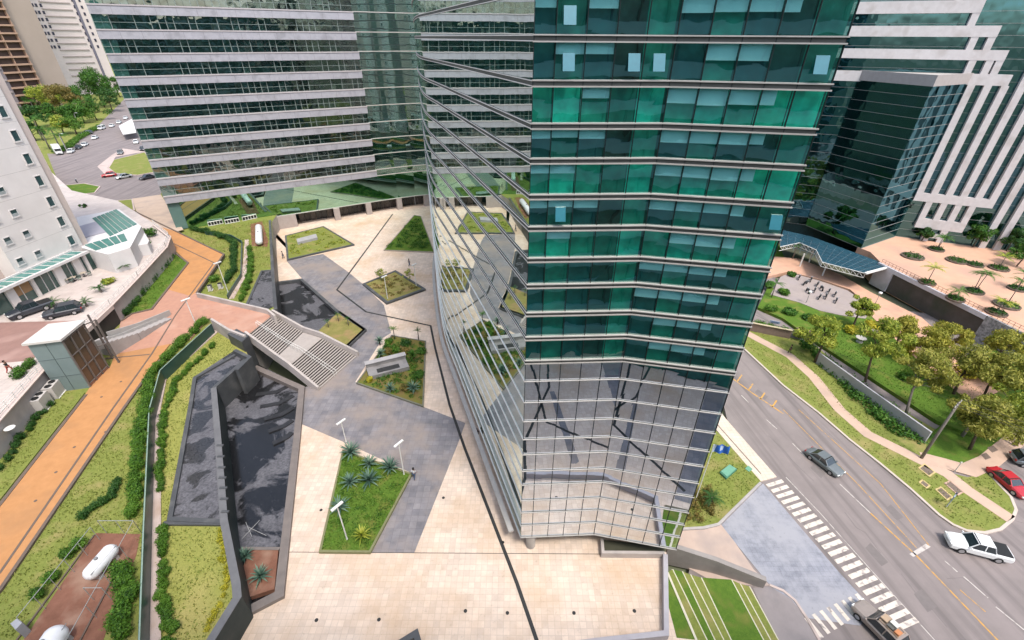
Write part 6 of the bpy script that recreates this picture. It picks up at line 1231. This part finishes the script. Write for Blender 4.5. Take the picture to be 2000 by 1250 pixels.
# ================================================================ right side walls and canopy
m=MB(); m.strip(P([(1600,688),(1700,760),(1820,844)],ZV+2.0),.25,-3.2); solo('garden_wall',m,pm('wall_lilac',(.40,.385,.41),(.34,.33,.355),.8,.8,c3=(.29,.27,.28),s3=.3),'lilac grey garden wall between the hedge and the olive trees','wall')
T=thing('sign_wall','brown stone wall with a small pale sign panel at the garden corner','wall',at(1475,628,ZV)); m=MB(); m.strip(P([(1462,628),(1480,632),(1548,645)],ZV+1.75),.3,-3.2); obj('wall',m,pm('wall_brown',(.22,.155,.13),(.17,.12,.10),1.5,.85),T); m=MB(); m.strip(P([(1462,628),(1480,632),(1548,645)],ZV+1.85),.38,ZV+1.752); obj('coping',m,flat('coping_sand',(.5,.42,.28)),T)
a,b_=Vector(at(1500,636,ZV)),Vector(at(1520,640,ZV)); nn=Vector(((b_-a).y,-(b_-a).x,0)).normalized()*.2; m=MB(); m.beam(a+nn+Vector((0,0,1.1)),b_+nn+Vector((0,0,1.1)),.06,.55); obj('sign_panel',m,flat('sign_pale',(.38,.42,.50)),T); m=MB()
for k in range(2): m.beam(a.lerp(b_,.12)+nn*1.25+Vector((0,0,1.22-.22*k)),a.lerp(b_,.88)+nn*1.25+Vector((0,0,1.22-.22*k)),.04,.07)
obj('sign_lettering',m,flat('letter_blue',(.06,.10,.22)),T)
m=MB(); m.strip(P([(1556,640),(1588,648)],ZV+1.6),.28,-3.2); solo('garden_wall',m,MATS['wall_brown'],'short brown wall continuing right of the sign wall','wall')
# terrace front wall
T=thing('terrace_wall','long white wall with a dark recess carrying the salmon terrace','wall',at(1722,514,-2.5)); f0,f1=Vector(at(1722,514,2)),Vector(at(2000,650,2)); d=(f1-f0).normalized(); n=Vector((d.y,-d.x,0)); n=-n if n.dot(Vector((0,-1,0)))<0 and n.x>0 else n
if n.dot(Vector((-f0.x,-f0.y,0)))<0: n=-n
LEN=(f1-f0).length
def tw(s0,s1,o0,o1,z0,z1): m=MB(); m.prism([tuple((f0+d*s+n*o)[:2]) for s,o in((s0,o0),(s1,o0),(s1,o1),(s0,o1))],z0,z1); return m
WL=pm('terrace_white',(.58,.55,.57),(.5,.475,.495),.7,.8,c3=(.42,.40,.41),s3=.3)
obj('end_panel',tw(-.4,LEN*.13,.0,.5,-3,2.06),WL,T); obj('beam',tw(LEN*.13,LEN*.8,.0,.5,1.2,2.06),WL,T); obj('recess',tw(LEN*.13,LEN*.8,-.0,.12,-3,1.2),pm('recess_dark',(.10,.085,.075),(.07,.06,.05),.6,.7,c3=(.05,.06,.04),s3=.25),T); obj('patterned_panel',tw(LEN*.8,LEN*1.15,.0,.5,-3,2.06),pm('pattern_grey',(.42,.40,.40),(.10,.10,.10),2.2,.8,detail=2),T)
m=MB()
for i in range(34):
    q=f0+d*(LEN*i/33)+n*.1; m.beam(q+Vector((0,0,.0)),q+Vector((0,0,.95)),.05,.05)
for h in(.5,.95): m.beam(f0+n*.1+Vector((0,0,h)),f1+n*.1+Vector((0,0,h)),.045,.045)
obj('railing',m,pm('rail_brown',(.24,.13,.09),None,1,.6),T)
# glazed canopy with a white truss edge
T=thing('glass_canopy','dark blue glass canopy with a white truss edge in front of the ribbed building','canopy',at(1650,515,-2.4)); zc=1.7
top_=[(1524,448),(1585,462),(1742,520),(1690,534),(1606,512),(1594,488),(1562,474),(1524,482)]
m=MB(); m.prism(P(top_,zc),zc-.12); obj('roof_glass',m,pm('canopy_blue',(.025,.075,.105),(.02,.055,.08),.8,.25,.6),T)
g=MB()
for i in range(15):
    t=i/14; a=lerp((1524,449),(1740,520),t); b_=lerp((1524,482),(1690,533),t) if t>.5 else lerp((1524,481),(1612,512),min(1,t*2))
    if i%1==0: g.beam(at(*a,zc+.03),at(*b_,zc+.03),.06,.06)
for t in (.2,.4,.6,.8): g.beam(at(*lerp((1524,449),(1524,482),t),zc+.03),at(*lerp((1742,520),(1690,534),t),zc+.03),.05,.05)
obj('glazing_bar',g,pm('bar_slate',(.10,.15,.18),None,1,.5),T)
tr=MB(); ed=[(1524,482),(1562,474),(1594,488),(1606,512),(1690,534)]; ep=[Vector(p) for p in P(ed,zc)]
for a,b_ in zip(ep,ep[1:]):
    tr.tube([a,b_],.07,6); tr.tube([a-Vector((0,0,1)),b_-Vector((0,0,1))],.06,6); nn=max(2,int((b_-a).length/1.1))
    for i in range(nn): p,q=a.lerp(b_,i/nn),a.lerp(b_,(i+1)/nn); tr.tube([p,q-Vector((0,0,1))],.04,5); tr.tube([q-Vector((0,0,1)),q],.04,5)
obj('truss',tr,WHITE,T); 
m=MB(); m.beam(at(1690,534,zc+.05),at(1742,520,zc+.05),.5,.3); obj('end_beam',m,WHITE,T)
for px in ((1606,538),(1562,520),(1580,512)): c=at(*px,-2.4); m=MB(); m.tube([(c[0],c[1],-2.6),(c[0],c[1],zc-.9)],.16,8); obj('column',m,WHITE,T)
b=at(1678,668,-2.45); T=thing('stone_urn','bare stone urn on the lawn left of the tall olive tree','urn',b,None,world=False); m=MB(); m.lathe([(.5,0),(.55,.15),(.3,.25),(.35,.45),(.75,.8),(.85,.95),(.78,.95),(.3,.7),(0,.68)],(0,0,0),16); obj('bowl',m,CONC,T,smooth=True)
b=at(1706,652,-2.44); T=thing('fountain','round orange rimmed fountain basin between the yellow bush and the olive tree','fountain',b,None,world=False); m=MB(); m.lathe([(1.5,0),(1.5,.35),(1.25,.35),(1.2,.1),(0,.1)],(0,0,0),20); obj('basin',m,flat('basin_orange',(.42,.22,.10)),T); m=MB(); m.lathe([(.3,.1),(.2,.5),(.6,.65),(.55,.7),(0,.6)],(0,0,0),14); obj('bowl',m,CONC,T)
# ================================================================ far towers at the upper left
def ftower(name,label,cat,base,depth,mt,hgt_=170):
    a,b=Vector(at(*base[0],ZL)),Vector(at(*base[1],ZL)); d=(b-a); L=d.length; d.normalize(); n=Vector((d.y,-d.x,0)); n=n if n.dot(-a)>0 else -n
    T=thing(name,label,cat,tuple((a+b)/2)); m=MB(); m.prism([tuple(q[:2]) for q in(a,b,b-n*depth,a-n*depth)],ZL-4,hgt_); obj('wall',m,mt,T); return T,a,d,n,L
def fb(T,a,d,n,s0,s1,o0,o1,z0,z1,nm,mt): m=MB(); m.prism([tuple((a+d*s+n*o)[:2]) for s,o in((s0,o0),(s1,o0),(s1,o1),(s0,o1))],z0,z1); obj(nm,m,mt,T)
T,a,d,n,L=ftower('apartment_tower','tan windowless slab tower behind the far trees','tower',((100,208),(150,203)),30,pm('tan_render',(.36,.29,.245),(.31,.25,.21),.05,.85))
T,a,d,n,L=ftower('apartment_tower','brown apartment tower with stacked orange balconies at the upper left corner','tower',((40,216),(99,209)),24,pm('brown_render',(.10,.065,.05),(.06,.04,.035),.15,.85))
for k in range(34): fb(T,a,d,n,0,L,.02,2.0,8+3.9*k,8.9+3.9*k,'balcony',pm('balcony_tan',(.42,.27,.19),(.36,.23,.165),.2,.8))
for s in (.0,.5,.97): fb(T,a,d,n,L*s,L*s+L*.03,.02,1.4,5,150,'pier',MATS['balcony_tan'])
T,a,d,n,L=ftower('apartment_tower','grey lilac tower between the hotel and the brown balcony tower','tower',((-60,226),(46,216)),24,pm('lilac_render',(.20,.17,.18),(.15,.13,.145),.1,.85))
for k in range(22): fb(T,a,d,n,L*.45,L*.97,.02,.4,8+6*k,9.0+6*k,'floor_band',pm('lilac_band',(.34,.28,.28),None,.3,.8))
T,a,d,n,L=ftower('apartment_tower','white apartment tower with columns of small dark windows, beside the banded block','tower',((128,188),(236,180)),30,pm('white_render',(.62,.54,.51),(.56,.49,.465),.1,.85))
for k in range(36):
    z=10+4.1*k
    fb(T,a,d,n,L*.25,L*.74,.02,.5,z-1.3,z-.7,'floor_band',pm('pink_band',(.42,.35,.33),None,.3,.8))
for k in range(6,22):
    z=10+4.1*k
    for s in (.06,.115,.17,.24,.78,.90): fb(T,a,d,n,L*s,L*(s+.035),.02,.2,z,z+1.9,'window',pm('dark_windows',(.035,.035,.06),None,1,.4))
fb(T,a,d,n,L*.80,L*.84,.02,.6,5,165,'shaft',pm('shaft_grey',(.16,.15,.19),None,.3,.8))
m=MB(); q=P([(232,246),(258,232),(266,258),(240,262)],ZL+2.6); m.prism(q,ZL+2.3); solo('car_shelter',m,WHITE,'low white shelter roof over the cars beside the banded block','shelter')
# greenery and parking mirrored in the bay glass of the ribbed building
gv=MB(); gv.prism([(46,150,-2.9),(60,95,-2.9),(66,100,-2.9),(72,118,-2.9),(60,170,-2.9)],-3.4); struct('verge',gv,GRASSG)
for i,(x,y) in enumerate(((56,128),(62,112),(50,140),(66,135))): tree('street_tree','leafy street tree mirrored in the bay glass of the ribbed building',x,y,-2.9,8,3.2,LG,1200,.5,BARK,.2,group='trees beside the ribbed building',seed=200+i)
